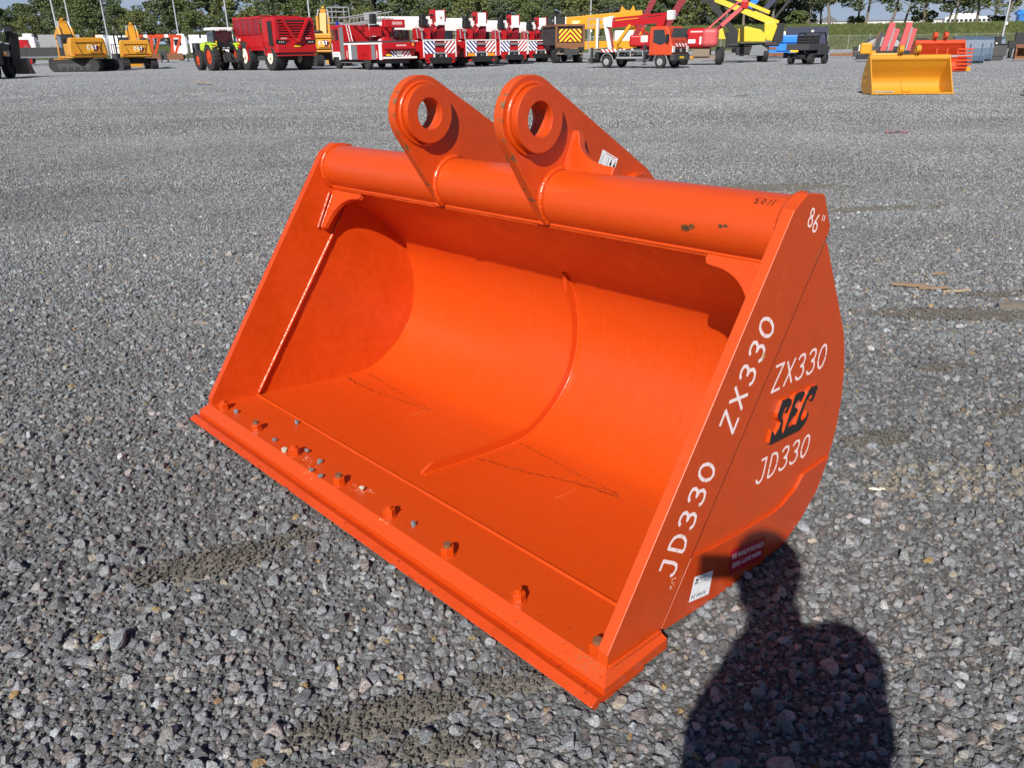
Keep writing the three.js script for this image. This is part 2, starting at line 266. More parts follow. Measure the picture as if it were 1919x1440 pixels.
  // shell: floor, curved back and the flat top plate that runs up to the tube
  const inner = smooth([[.279, .045], [.428, .030], [.553, .017], [.689, .006], [.79, .002], [.87, .010], [.962, .055], [1.042, .118], [1.098, .19], [1.128, .263], [1.143, .362], [1.133, .466], [1.108, .545], [1.058, .62], [.953, .712], [.862, .777], [.757, .862]], 90);
  const shellMap = canvasTex(2048, 2048, (c, w, h) => {
    // x -> u (0 = right side), arc length -> v (0 = front of floor)
    c.fillStyle = OR8; c.fillRect(0, 0, w, h);
    const q = rng(12), X = x => x / WB * w, SL = inner.reduce((t, p, i) => i ? t + Math.hypot(p[0] - inner[i - 1][0], p[1] - inner[i - 1][1]) : 0, 0), Y = s => (1 - s / SL) * h;
    for (let i = 0; i < 2600; i++) { const v = .86 + .26 * q(); c.fillStyle = `rgba(${188 * v},${69 * v},${13 * v},.35)`; const l = 8 + 160 * q(); c.fillRect(q() * w, q() * h, 1 + 2 * q(), l); }
    for (let i = 0; i < 9000; i++) { const s = .75 * Math.pow(q(), 1.6); c.fillStyle = `rgba(${196 + 30 * q()},${140 + 30 * q()},${112 + 30 * q()},${.04 + .12 * q() * q()})`; c.fillRect(q() * w, Y(s), 1 + 3 * q(), 1 + 2 * q()); }
    for (let i = 0; i < 46; i++) { c.strokeStyle = `rgba(${q() < .5 ? '222,120,70' : '120,40,10'},${.12 + .25 * q()})`; c.lineWidth = .8 + 1.2 * q(); const x = q() * w, y = Y(1.5 * q()), a = q() * 6.3, l = 20 + 130 * q() * q(); c.beginPath(); c.moveTo(x, y); c.quadraticCurveTo(x + Math.cos(a) * l * .5 + 8 * q(), y + Math.sin(a) * l * .5, x + Math.cos(a) * l, y + Math.sin(a) * l); c.stroke(); }
    for (let i = 0; i < 5200; i++) { const s = 1.3 * Math.pow(q(), 1.3), x = q() * WB, a = .14 * q(); c.strokeStyle = `rgba(110,70,60,${a})`; c.fillStyle = `rgba(120,80,66,${a * .7})`; c.lineWidth = 1.3; c.beginPath(); const rad = 1.5 + 7 * q() * q(); c.ellipse(X(x), Y(s * .5), rad, rad * 1.1, 0, 0, 6.3); if (q() < .5) c.stroke(); else c.fill(); }
    // patches where thick paint has sagged: an uneven dark outline round a dirty wedge
    const sag = (pts, lo, hi) => {
      c.save(); c.beginPath(); pts.forEach((p, i) => c[i ? 'lineTo' : 'moveTo'](X(p[0]), Y(p[1]))); c.closePath(); c.clip();
      for (let i = 0; i < 1700; i++) { const t = q(), a = pts[(q() * pts.length) | 0], b = pts[(q() * pts.length) | 0]; c.fillStyle = `rgba(84,46,26,${.03 + .07 * q()})`; c.fillRect(X(mix(a[0], b[0], t)) + 20 * (q() - .5), Y(mix(a[1], b[1], t)) + 12 * (q() - .5), 2 + 16 * q(), 1 + 3 * q()); } c.restore();
      for (const [ln, wd] of [[lo, 3.6], [hi, 2.6]]) { const segs = ln.length - 1; for (let i = 0; i < segs; i++) for (let k = 0; k < 26; k++) { if (q() < .16) continue; const t = k / 26, x = mix(ln[i][0], ln[i + 1][0], t), s = mix(ln[i][1], ln[i + 1][1], t) + .009 * N3(x * 26, 3, 1) + .005 * N3(x * 90, 2, 5) + .003 * (q() - .5); c.fillStyle = `rgba(48,22,12,${.6 + .4 * q()})`; c.fillRect(X(x), Y(s), wd * 2 + 5 * q(), wd * (.6 + q())); } }
    };
    sag([[2.09, .435], [2.08, .53], [1.80, .51], [1.52, .475], [1.56, .45], [1.9, .41]], [[2.09, .432], [2.0, .42], [1.86, .425], [1.58, .462]], [[2.07, .53], [1.85, .505], [1.50, .478]]);
    sag([[1.04, .32], [1.02, .525], [.74, .5], [.53, .497], [.50, .47], [.72, .43]], [[1.04, .318], [.86, .37], [.66, .45], [.52, .478]], [[1.02, .527], [.80, .51], [.50, .49]]);
    for (const [x, s, n] of [[1.33, .49, 70], [1.2, .47, 40], [.4, .485, 60], [.33, .46, 40]]) for (let i = 0; i < n; i++) { c.fillStyle = `rgba(105,98,92,${.12 + .25 * q()})`; c.fillRect(X(x + .07 * (q() - .5) * 2), Y(s + .02 * (q() - .5) * 2), 2 + 8 * q(), 1 + 2.5 * q()); }
    for (const [x, s, l] of [[1.53, .455, .09], [.64, .42, .1]]) for (let i = 0; i < 60; i++) { c.fillStyle = 'rgba(236,170,140,.05)'; c.fillRect(X(x) + 10 * (q() - .5), Y(s - l * q()), 2 + 4 * q(), 8 + 14 * q()); }
  });
  const st1 = tnoise(256, 45), st2 = tnoise(48, 46), shellRough = tex(1024, 256, (u, v) => .55 + .5 * st1(u, v * .04) * .6 + .35 * st2(u * 2 % 1, v) , false);
  const shellMat = new THREE.MeshPhysicalMaterial({ color: 0xffffff, map: shellMap, roughness: .42, roughnessMap: shellRough, bumpMap: tex(1024, 64, (u, v) => st1(u, v * .1), false), bumpScale: .0004, clearcoat: .35, clearcoatRoughness: .28 });
  const shell = part(bucket, 'shell', shellMat, sheet(inner, .014, .012, WB - .012));
  // side plates and the thick side cutters
  const outline = smooth([[.2876, .0419], [.30, .030], [.428, .014], [.553, .001], [.689, -.010], [.80, -.014], [.890, -.005], [.987, .041], [1.071, .107], [1.127, .181], [1.154, .260], [1.165, .364], [1.155, .472], [1.130, .562], [1.109, .612]], 70).concat([[.938, .885], [.9113, .9143]]);
    const writer = c => {
    const glyph = { // stencil strokes in a 0.6 x 1 cell
      Z: [[[0, 1], [.6, 1], [0, 0], [.6, 0]]], X: [[[0, 1], [.6, 0]], [[0, 0], [.6, 1]]], J: [[[.12, 1], [.5, 1], [.5, .3], [.44, .08], [.28, 0], [.1, .06], [0, .22]]],
      D: [[[.05, 0], [.05, 1], [.25, 1], [.45, .92], [.57, .72], [.6, .5], [.57, .28], [.45, .08], [.25, 0], [.05, 0]]],
      3: [[[.02, .84], [.12, .97], [.3, 1], [.47, .95], [.54, .78], [.48, .6], [.28, .53], [.5, .46], [.58, .27], [.5, .07], [.3, 0], [.12, .03], [0, .17]]],
      0: [[[.3, 1], [.12, .9], [.02, .68], [0, .5], [.02, .32], [.12, .1], [.3, 0], [.48, .1], [.58, .32], [.6, .5], [.58, .68], [.48, .9], [.3, 1]]],
      8: [[[.3, .54], [.1, .64], [.06, .8], [.16, .96], [.3, 1], [.44, .96], [.54, .8], [.5, .64], [.3, .54], [.06, .42], [0, .24], [.1, .05], [.3, 0], [.5, .05], [.6, .24], [.54, .42], [.3, .54]]],
      6: [[[.5, 1], [.25, .72], [.06, .45], [0, .25], [.1, .05], [.3, 0], [.5, .06], [.6, .25], [.52, .44], [.32, .52], [.12, .46]]], '"': [[[.1, 1], [.1, .72]], [[.32, 1], [.32, .72]]] };
    const write = (s, z, y, bx, by, ux, uy, adv, lw, alpha) => { // cell origin, base vector (0.6 wide), up vector (1 high)
      [...s].forEach((ch, i) => { const ox = z + bx * adv * i, oy = y + by * adv * i, P = ([a, b]) => [ox + bx * a + ux * b, oy + by * a + uy * b];
        const run = (wd, st, jx = 0, jy = 0) => { c.lineWidth = wd; c.strokeStyle = st; c.lineJoin = 'round'; c.lineCap = 'butt'; for (const ln of glyph[ch]) { c.beginPath(); ln.forEach((p, k) => { const [X, Y] = P(p); c[k ? 'lineTo' : 'moveTo'](X + jx, Y + jy); }); c.stroke(); } };
        run(lw * 1.25, `rgba(255,244,246,${alpha * .2})`); run(lw, `rgba(255,252,255,${alpha})`); run(lw * .55, `rgba(226,196,206,${.45 * alpha})`, lw * .14, 0);
        if ('0D'.includes(ch)) { c.lineWidth = .0022; c.strokeStyle = OR8; c.beginPath(); const A = P([-.1, .42]), B = P([.72, .46]); c.moveTo(...A); c.lineTo(...B); c.stroke(); }
      }); };
    return write;
  };
  // lettering is white on orange: its own map carries final colours
  const rightMap = canvasTex(2048, 2048, (c, w, h) => {
    const q = rng(31); c.fillStyle = OR8; c.fillRect(0, 0, w, h);
    for (let i = 0; i < 1500; i++) { const k = q(); c.fillStyle = k < .5 ? 'rgba(172,60,12,.12)' : 'rgba(204,86,30,.10)'; c.beginPath(); c.ellipse(q() * w, q() * h, 8 + 70 * q(), 4 + 24 * q(), q() * 3, 0, 6.3); c.fill(); }
    c.setTransform(w / 1.15, 0, 0, -h / 1.13, -.05 * w / 1.15, h - .05 * h / 1.13);
    const W = writer(c);
    const bx = .537, by = .843, ux = -.843, uy = .537;
    const along = (s, z, y, hgt, wid, adv, lw) => W(s, z, y, bx * wid, by * wid, ux * hgt, uy * hgt, adv, lw, .93);
    along('ZX330', .538, .493, .074, .066, .93, .0088);
    along('JD330', .324, .181, .074, .066, .93, .0088);
    // side plate: italic
    W('ZX330', .727, .539, .072 * .98, -.0025, .009, .068, .86, .0072, .88);
    W('JD330', .695, .278, .072 * .98, -.0045, .013, .067, .86, .0072, .88);
    W('8', .794, .960, .034, -.012, .011, .041, 1, .0050, .95); W('6', .822, .943, .034, -.012, .011, .041, 1, .0050, .95); W('"', .853, .925, .046, -.016, .014, .052, 1, .0034, .95);
    for (let i = 0; i < 190; i++) { const t = Math.pow(q(), 1.4), z = mix(.895, .74, t) + .010 * (q() - .5) * (1 - t * .6), y = mix(.895, .665, t) + .006 * (q() - .5); c.fillStyle = q() < .6 ? `rgba(178,142,104,${.3 + .4 * q()})` : `rgba(120,90,70,${.3 * q()})`; c.fillRect(z, y, .002 + .004 * q(), .003 + .009 * q()); }
    for (let i = 0; i < 90; i++) { const a = q() * 6.3, d = .011 * Math.sqrt(q()), z = .648 + Math.cos(a) * d * .5, y = .66 + Math.sin(a) * d; c.fillStyle = q() < .5 ? 'rgba(206,176,128,.7)' : 'rgba(150,110,80,.5)'; c.fillRect(z, y, .003, .003); }
    for (const [z0, y0, n, s] of [[.70, .86, 26, .016], [.69, .80, 22, .02], [.40, .30, 60, .05], [.36, .16, 70, .03], [.42, .36, 30, .03]]) for (let i = 0; i < n; i++) { c.fillStyle = `rgba(236,170,140,${.1 + .25 * q()})`; c.fillRect(z0 + s * (q() - .5), y0 + s * 1.4 * (q() - .5), .0012 + .0035 * q(), .001 + .002 * q()); }
    c.strokeStyle = 'rgba(84,26,6,.85)'; c.lineWidth = .0026; c.beginPath(); for (let i = 0; i <= 60; i++) { const t = i / 60; c[i ? 'lineTo' : 'moveTo'](mix(.2856, .9093, t) - .0032 + .0006 * N3(t * 30, 1, 2), mix(.0419, .9143, t)); } c.stroke();  // cutter to side plate joint: crease with its shadow line painted in dark brown
    for (let i = 0; i < 26; i++) { c.fillStyle = 'rgba(255,245,240,.5)'; c.fillRect(.322 + .02 * (q() - .5), .168 + .03 * (q() - .7), .002 + .003 * q(), .002 + .004 * q()); }
  });
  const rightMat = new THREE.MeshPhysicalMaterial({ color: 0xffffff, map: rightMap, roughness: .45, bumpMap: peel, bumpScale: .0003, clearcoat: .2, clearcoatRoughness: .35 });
  const zyUV = g => { const p = g.attributes.position, u = g.attributes.uv; for (let i = 0; i < p.count; i++) u.setXY(i, (p.getZ(i) - .05) / 1.15, (p.getY(i) + .05) / 1.13); return g; };
  const cutter = [[.0825, .0895], [.0794, .0560], [.2856, .0410], [.9093, .9143], [.919, .9381], [.868, 1.022], [.858, 1.0275], [.7786, 1.0375], [.7222, 1.007]].reverse();
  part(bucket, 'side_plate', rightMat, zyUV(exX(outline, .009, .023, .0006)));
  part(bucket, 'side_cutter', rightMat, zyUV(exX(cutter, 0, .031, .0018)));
  part(bucket, 'side_plate', paint, exX(outline, WB - .023, WB - .009, .0006));
  part(bucket, 'side_cutter', paint, exX(cutter, WB - .031, WB, .0018));
  // wear lip welded low on the side plate
  for (const [a, b] of [[.0006, .0095], [WB - .0095, WB - .0006]]) part(bucket, 'wear_strip', paint, exX([[.398, .196], [.493, .178], [.662, .158], [.80, .146], [.85, .148], [.925, .172], [.963, .206], [1.118, .205], ...[[1.069, .109], [.985, .044], [.888, -.002], [.80, -.0115], [.689, -.0075], [.553, .0035], [.428, .0165], [.305, .032], [.2885, .043]]].reverse(), a, b, .001));
  // torque tube with pen marks and scrapes
  const TC = [.802, .9385], TR = .0885;
  const tubeMap = canvasTex(2048, 512, (c, w, h) => {
    const q = rng(55); c.fillStyle = OR8; c.fillRect(0, 0, w, h);
    for (let i = 0; i < 9000; i++) { c.fillStyle = `rgba(${110 + 60 * q()},${24 + 20 * q()},4,${.05 + .3 * q()})`; c.fillRect(q() * w, q() * h, 1 + 2.2 * q(), 1 + 2.5 * q()); }
    const at = (x, ang) => [x / WB * w, h * (1 - ang / 360)];
    const blot = (x, ang, rw, n) => { const [X, Y] = at(x, ang); for (let i = 0; i < n; i++) { const a = q() * 6.3, d = Math.sqrt(q()); c.fillStyle = q() < .7 ? `rgba(58,44,30,${.35 + .5 * q()})` : 'rgba(120,80,46,.6)'; c.fillRect(X + Math.cos(a) * d * rw, Y + Math.sin(a) * d * rw * .62, 1.5 + 4 * q(), 1.5 + 3 * q()); } };
    blot(.292, 188, 13, 130); blot(.274, 184, 9, 60); blot(.186, 176, 6, 46); blot(.172, 174, 5, 36);
    c.strokeStyle = 'rgba(22,14,12,.92)'; c.lineWidth = 2.2; c.lineCap = 'round';
    const [X, Y] = at(.1, 123); const L = (...p) => { c.beginPath(); p.forEach(([a, b], i) => c[i ? 'lineTo' : 'moveTo'](X + a, Y - b)); c.stroke(); };
    L([-28, -9], [-25, 9]); L([-18, -9], [-15, 9]); L([-6, 0], [-2, 8], [3, 4], [3, -4], [-2, -8], [-6, 0]); L([10, 8], [20, 7], [13, 1], [22, -4], [12, -9]);
    c.lineWidth = 1.1; c.beginPath(); c.moveTo(...at(1.58, 128)); c.lineTo(...at(1.46, 112)); c.strokeStyle = 'rgba(60,30,20,.6)'; c.stroke();
  });
  { const g = new THREE.CylinderGeometry(TR, TR, WB - .05, 64, 1, true), p = g.attributes.position, n = g.attributes.normal, u = g.attributes.uv;
    for (let i = 0; i < p.count; i++) { const y = p.getY(i), a = Math.atan2(p.getX(i), p.getZ(i)), x = y + WB / 2, nx = n.getX(i), nz = n.getZ(i), k = Math.floor(i % 65) / 64; const A = k * 2 * Math.PI; p.setXYZ(i, x, TC[1] + TR * Math.sin(A), TC[0] + TR * Math.cos(A)); n.setXYZ(i, 0, Math.sin(A), Math.cos(A)); u.setXY(i, x / WB, k); } g.index.array.reverse();
    part(bucket, 'torque_tube', new THREE.MeshPhysicalMaterial({ color: 0xffffff, map: tubeMap, roughness: .4, bumpMap: peel, bumpScale: .0003, clearcoat: .3, clearcoatRoughness: .25 }), g); }
  // plate that closes the box section behind the tube
  part(bucket, 'back_plate', paint, exX([[.875, .985], [.887, .985], [1.118, .60], [1.106, .594]], .02, WB - .02));
  // welds
  const loop = (x, rr2, a0, a1, n = 28) => Array.from({ length: n + 1 }, (_, i) => { const a = (a0 + (a1 - a0) * i / n) * Math.PI / 180; return [x, TC[1] + rr2 * Math.sin(a), TC[0] + rr2 * Math.cos(a)]; });
  part(bucket, 'weld_bead', weld, bead(loop(WB - .033, TR + .002, 40, 250), .0085, 1));
  part(bucket, 'weld_bead', weld, bead(loop(.033, TR + .002, 40, 250), .0085, 2));
  part(bucket, 'weld_bead', weld, bead([[.03, .866, .749], [.7, .866, .749], [1.4, .866, .749], [WB - .03, .866, .749]], .0062, 3, .0042, .1));
  part(bucket, 'weld_bead', weld, bead([[.03, .858, .7535], [.7, .858, .7535], [1.4, .858, .7535], [WB - .03, .858, .7535]], .0062, 13, .0042, .1));
  part(bucket, 'weld_bead', weld, bead([[WB - .031, .052, .284], [WB - .031, .40, .536], [WB - .031, .84, .855]], .0078, 4));
  part(bucket, 'weld_bead', weld, bead([[.031, .052, .284], [.031, .40, .536], [.031, .84, .855]], .007, 5));
  part(bucket, 'weld_bead', weld, bead([[.03, .0465, .279], [.6, .0465, .28], [1.3, .0465, .278], [WB - .03, .0465, .279]], .0052, 6, .008, .1));
  for (const [x, s] of [[.0175, 7], [WB - .0175, 8]]) part(bucket, 'weld_bead', weld, bead(inner.filter((p, i) => i > 2 && i % 4 === 0).map(([z, y]) => [x, y + .001, z - .001]), .0058, s, .006, .08));
  // corner gussets under the tube
  { const len = .178, arm = .205, th = .02, dir = V3(0, -.871, -.491), org = V3(0, .855, .757), nrm = V3(0, -.491, .871);
    for (const left of [true, false]) {
      const pts = [[0, 0], [arm, 0], [arm + .004, .012], [arm - .004, .026], [arm - .022, .030]]; for (let i = 1; i < 12; i++) { const a = i / 12 * HALF; pts.push([arm - .022 - Math.sin(a) * (arm - .058), .030 + (1 - Math.cos(a)) * (len - .04)]); } pts.push([.032, len - .008], [.02, len], [0, len - .004]);
      const g = exZ(pts, 0, th, .002), m = new THREE.Matrix4().makeBasis(V3(left ? -1 : 1, 0, 0), dir, left ? V3(0, 0, 0).crossVectors(V3(-1, 0, 0), dir) : V3(0, 0, 0).crossVectors(V3(1, 0, 0), dir)); g.applyMatrix4(m); g.translate(left ? WB - .031 : .031, org.y, org.z); if (!left) g.translate(0, -nrm.y * 0, 0);
      const gm = part(bucket, 'corner_gusset', paint, g);
      const x = left ? WB - .034 : .034; for (const k of [-.004, .014]) part(gm, 'weld_bead', weld, bead([[x, org.y - .02 + nrm.y * -k, org.z - .012 - nrm.z * k], [x, org.y + dir.y * len, org.z + dir.z * len - nrm.z * k]], .0055, 20 + left));
    } }
  // hitch ears with pin bosses
  { const A = [.684, 1.183], RA = .122, Bc = [1.175, .88], RB = .125, tip = [.742, .868];
    const dx = tip[0] - A[0], dy = tip[1] - A[1], D = Math.hypot(dx, dy), base = Math.atan2(dy, dx), off = Math.acos(RA / D), aT = base - off; // tangent on the front side
    const up = Math.atan2(.855, .519), pts = [tip];
    let a0 = aT; while (a0 < up) a0 += 2 * Math.PI; for (let i = 0; i <= 40; i++) { const a = a0 + (up - a0) * i / 40; pts.push([A[0] + RA * Math.cos(a), A[1] + RA * Math.sin(a)]); }
    for (let i = 0; i <= 24; i++) { const a = up + (-1.9 - up) * i / 24; pts.push([Bc[0] + RB * Math.cos(a), Bc[1] + RB * Math.sin(a)]); }
    pts.push([.99, .772], [.85, .86]);
    const outl = pts.slice().reverse(), ma = tnoise(40, 71), mb = tnoise(90, 72);
    const edge = new THREE.MeshPhysicalMaterial({ color: 0xffffff, map: tex(512, 512, (u, v) => { const k = sstep(.64, .72, .5 * ma(u, v) + .5 * mb(u, v)), n = .8 + .4 * mb(v, u); return [mix(.737, .42 * n, k), mix(.27, .34 * n, k), mix(.05, .24 * n, k)]; }), roughness: .6 });
    for (const [x0, tag] of [[.827, 0], [1.3467, 1]]) {
      const ear = part(bucket, 'hitch_ear', [paint, edge], exX(outl, x0, x0 + .036, .003, [ring(...A, .051), ring(...Bc, .051)]));
      for (const [c, R, xs] of [[A, .0955, [x0 - .034, x0 + .002]], [A, .0955, [x0 + .034, x0 + .05]], [Bc, .1, [x0 - .034, x0 + .002]]]) part(ear, 'pin_boss', paint, exX(ring(...c, R, 64), xs[0], xs[1], .003, [ring(...c, .05, 48)]));
      part(ear, 'weld_bead', weld, bead(Array.from({ length: 41 }, (_, i) => { const a = i / 40 * 6.283; return [x0 - .003, A[1] + .0995 * Math.sin(a), A[0] + .0995 * Math.cos(a)]; }), .0075, 30 + tag, .006, .1));
      part(ear, 'weld_bead', weld, bead(loop(x0 - .003, TR + .003, 75, 232), .0095, 32 + tag));
      part(ear, 'weld_bead', weld, bead([[x0 - .004, .871, .737], [x0 + .018, .8675, .736], [x0 + .04, .871, .737]], .006, 34 + tag));
    }
    // mud ground into the worn front edges of the ears
    // brace between the right ear and the tube
    const f = [[0, 0], [.2, 0], [.2, .03]]; for (let i = 1; i < 12; i++) { const a = i / 12 * HALF; f.push([.2 - Math.sin(a) * .165, .03 + (1 - Math.cos(a)) * .085]); } f.push([.03, .118], [.022, .13], [0, .13]);
    const g = exZ(f, 0, .03, .003); g.applyMatrix4(new THREE.Matrix4().makeBasis(V3(-1, 0, 0), V3(0, .92, .39).normalize(), V3(0, 0, 0).crossVectors(V3(-1, 0, 0), V3(0, .92, .39).normalize()))); g.translate(.828, 1.008, .838);
    part(bucket, 'ear_brace', paint, g);
  }
  // rib down the middle of the shell
  { const pts = inner.slice(4, 70), P = []; for (const [z, y] of pts) P.push(V3(1.058, y, z));
    const n = pts.length, hgt = i => .034 * Math.min(1, i / 3 + .25, (n - 1 - i) / 4 + .1), pos = [], I = [];
    pts.forEach((p, i) => { const a = pts[Math.max(0, i - 1)], b = pts[Math.min(n - 1, i + 1)], l = Math.hypot(b[0] - a[0], b[1] - a[1]), nz = -(b[1] - a[1]) / l, ny = (b[0] - a[0]) / l, hh = hgt(i); for (const [x, k] of [[-.008, 0], [-.008, hh], [.008, hh], [.008, 0]]) pos.push(1.058 + x, p[1] + ny * k, p[0] + nz * k); if (i) { const o = (i - 1) * 4; for (let q = 0; q < 3; q++) I.push(o + q, o + q + 1, o + 4 + q, o + q + 1, o + 5 + q, o + 4 + q); } });
    I.push(0, 1, 2, 0, 2, 3); let g = new THREE.BufferGeometry(); g.setAttribute('position', new THREE.Float32BufferAttribute(pos, 3)); g.setIndex(I); g = toCreasedNormals(g.toNonIndexed(), .6);
    const rib = part(bucket, 'centre_rib', paint, g);
    for (const s of [-1, 1]) part(rib, 'weld_bead', weld, bead(pts.filter((_, i) => i % 3 === 0).map(([z, y]) => [1.058 + s * .0095, y + .001, z]), .005, 40 + s, .006, .1));
  }
  // base edge with bevelled front and ends, bolt-on edge below it
  { const e = .0244, xs = [-e, -.001, .0, WB, WB + .001, WB + e];
    const prof = (x) => { const endk = x < 0 ? Math.min(1, -x / e) : x > WB ? Math.min(1, (x - WB) / e) : 0; return [[.0442, .0342], [mix(.079, .0442 + .002, endk), mix(.0595, .0344, endk)], [.279, mix(.0455, .0345, endk)], [.2795, .004], [.0455, .0175]]; };
    const X = [-e, 0, WB, WB + e], pos = [], tri = (a, b, c) => pos.push(...a, ...b, ...c), quad = (a, b, c, d) => { tri(a, b, c); tri(a, c, d); };
    for (let i = 0; i < 3; i++) { const A = prof(X[i]).map(([z, y]) => [X[i], y, z]), B = prof(X[i + 1]).map(([z, y]) => [X[i + 1], y, z]); for (let k = 0; k < 5; k++) quad(A[k], A[(k + 1) % 5], B[(k + 1) % 5], B[k]); }
    for (const [x, f] of [[-e, 1], [WB + e, 0]]) { const A = prof(x).map(([z, y]) => [x, y, z]); for (let k = 1; k < 4; k++) f ? tri(A[0], A[k + 1], A[k]) : tri(A[0], A[k], A[k + 1]); }
    const g = new THREE.BufferGeometry(); g.setAttribute('position', new THREE.Float32BufferAttribute(pos, 3)); g.computeVertexNormals(); const U = []; for (let i = 0; i < pos.length; i += 3) U.push(pos[i], pos[i + 2] + pos[i + 1]); g.setAttribute('uv', new THREE.Float32BufferAttribute(U, 2));
    const UV = g.attributes.uv; for (let i = 0; i < UV.count; i++) UV.setXY(i, (UV.getX(i) + .03) / 2.2, (UV.getY(i) - .02) / .33);
    const edgeMap = canvasTex(2048, 512, (c, w, h) => { const q = rng(88), X = x => (x + .03) / 2.2 * w, Y = z => (1 - (z + .055 - .02) / .33) * h; c.fillStyle = OR8; c.fillRect(0, 0, w, h);
      for (let i = 0; i < 2600; i++) { const a = .08 + .3 * q(); c.strokeStyle = c.fillStyle = `rgba(${96 + 50 * q()},${34 + 16 * q()},12,${a})`; c.lineWidth = 1; c.beginPath(); const rad = .8 + 4.5 * q() * q() * q(); c.ellipse(q() * w, q() * h, rad, rad * 1.3, 0, 0, 6.3); if (q() < .3) c.stroke(); else c.fill(); }
      for (let i = 0; i < 240; i++) { c.fillStyle = `rgba(118,112,106,${.2 + .4 * q()})`; const e = q() < .5 ? q() * .09 : q() * 2.13; c.fillRect(X(e), Y(.03 + .07 * q()), 1.5 + 5 * q(), 1.5 + 3.5 * q()); }
      for (const [x, z, n, sp] of [[1.42, .118, 26, .05], [1.36, .10, 16, .04], [1.10, .13, 30, .05], [1.06, .15, 14, .03], [.88, .085, 12, .03], [1.3, .07, 14, .05]]) for (let i = 0; i < n; i++) { c.fillStyle = `rgba(228,214,206,${.25 + .55 * q()})`; c.beginPath(); c.ellipse(X(x + sp * (q() - .5) * 1.6), Y(z + sp * .7 * (q() - .5)), 1.4 + 9 * q() * q() * q(), 1.2 + 5 * q() * q(), q() * 3, 0, 6.3); c.fill(); } });
    const be = part(bucket, 'base_edge', new THREE.MeshPhysicalMaterial({ color: 0xffffff, map: edgeMap, roughness: .42, bumpMap: peel, bumpScale: .0003, clearcoat: .25, clearcoatRoughness: .3 }), g);
    part(be, 'weld_bead', weld, bead([[-.003, .0585, .08], [-.004, .05, .2], [-.003, .0445, .28]], .006, 50, .006, .12));
    const boe = part(bucket, 'bolt_on_edge', spotted, exX([[0, .010], [.003, .0125], [.0223, .0225], [.043, .0165], [.046, .0165], [.19, .007], [.19, -.022], [.02, -.012]].reverse(), -e, WB + e, .001));
    const xsB = [.049, .317, .604, .889, 1.173, 1.47, 1.76, 2.042];
    xsB.forEach((x, i) => { const y = .0575, z = .104; const b = new THREE.Group(); b.name = 'bolt'; b.position.set(x, y, z); b.rotation.set(0, i * 1.7, 0); bucket.add(b);
      part(b, 'washer', paint, cyl(.0225, .022, .004, 0, .002, 0, 0, 0, 0, 24)); part(b, 'nut', weld, new THREE.ExtrudeGeometry(shapeOf(Array.from({ length: 6 }, (_, k) => [.0198 * Math.cos(k * Math.PI / 3), .0198 * Math.sin(k * Math.PI / 3)])), { depth: .0205, bevelEnabled: true, bevelThickness: .0025, bevelSize: .0022, bevelOffset: -.002, bevelSegments: 2 }).rotateX(-HALF).translate(0, .005, 0)); part(b, 'stud', i % 2 ? weld : mat(lin(.16, .075, .035), .6), cyl(.0115, .0105, .011, 0, .033, 0, 0, 0, 0, 14)); });
  }
  // raised maker's letters: orange steel with black faces
  { const S = [[.735, .391], [.741, .427], [.759, .404], [.769, .414], [.779, .421], [.784, .435], [.764, .455], [.763, .468], [.778, .5], [.809, .499], [.826, .49], [.83, .476], [.812, .458], [.801, .463], [.809, .471], [.802, .477], [.789, .466], [.784, .45], [.795, .435], [.792, .414], [.798, .398], [.806, .396], [.834, .457], [.846, .493], [.861, .497], [.895, .492], [.901, .482], [.888, .468], [.866, .475], [.854, .473], [.85, .459], [.873, .444], [.863, .434], [.85, .432], [.837, .425], [.827, .418], [.824, .405], [.863, .403], [.868, .397], [.872, .397], [.888, .432], [.922, .482], [.937, .491], [.97, .486], [.974, .477], [.957, .446], [.942, .453], [.95, .462], [.942, .469], [.919, .461], [.893, .413], [.906, .396], [.929, .403], [.934, .417], [.941, .408], [.929, .387], [.902, .375], [.819, .382], [.744, .388]];
    const P = S.map(([z, y]) => [z - .006, y + .003]);
    const lg = part(bucket, 'raised_lettering', paint, exX(P.slice().reverse(), -.0005, .0095));
    part(lg, 'black_face', mat(lin(.012, .012, .013), .45), exX(P.slice().reverse(), -.0027, -.0003));
  }
  // stickers
  const sticker = (name, m, pts, x) => { // four [z,y] corners: first is texture top-left, then clockwise as seen
    const g = new THREE.BufferGeometry(), v = pts.map(([z, y]) => [x, y, z]); g.setAttribute('position', new THREE.Float32BufferAttribute(v.flat(), 3)); g.setAttribute('uv', new THREE.Float32BufferAttribute([0, 1, 1, 1, 1, 0, 0, 0], 2)); g.setIndex([0, 2, 1, 0, 3, 2]); g.computeVertexNormals();
    const n = g.attributes.normal.getX(0); if (n > 0) { g.setIndex([0, 1, 2, 0, 2, 3]); g.computeVertexNormals(); } return part(bucket, name, m, g); };
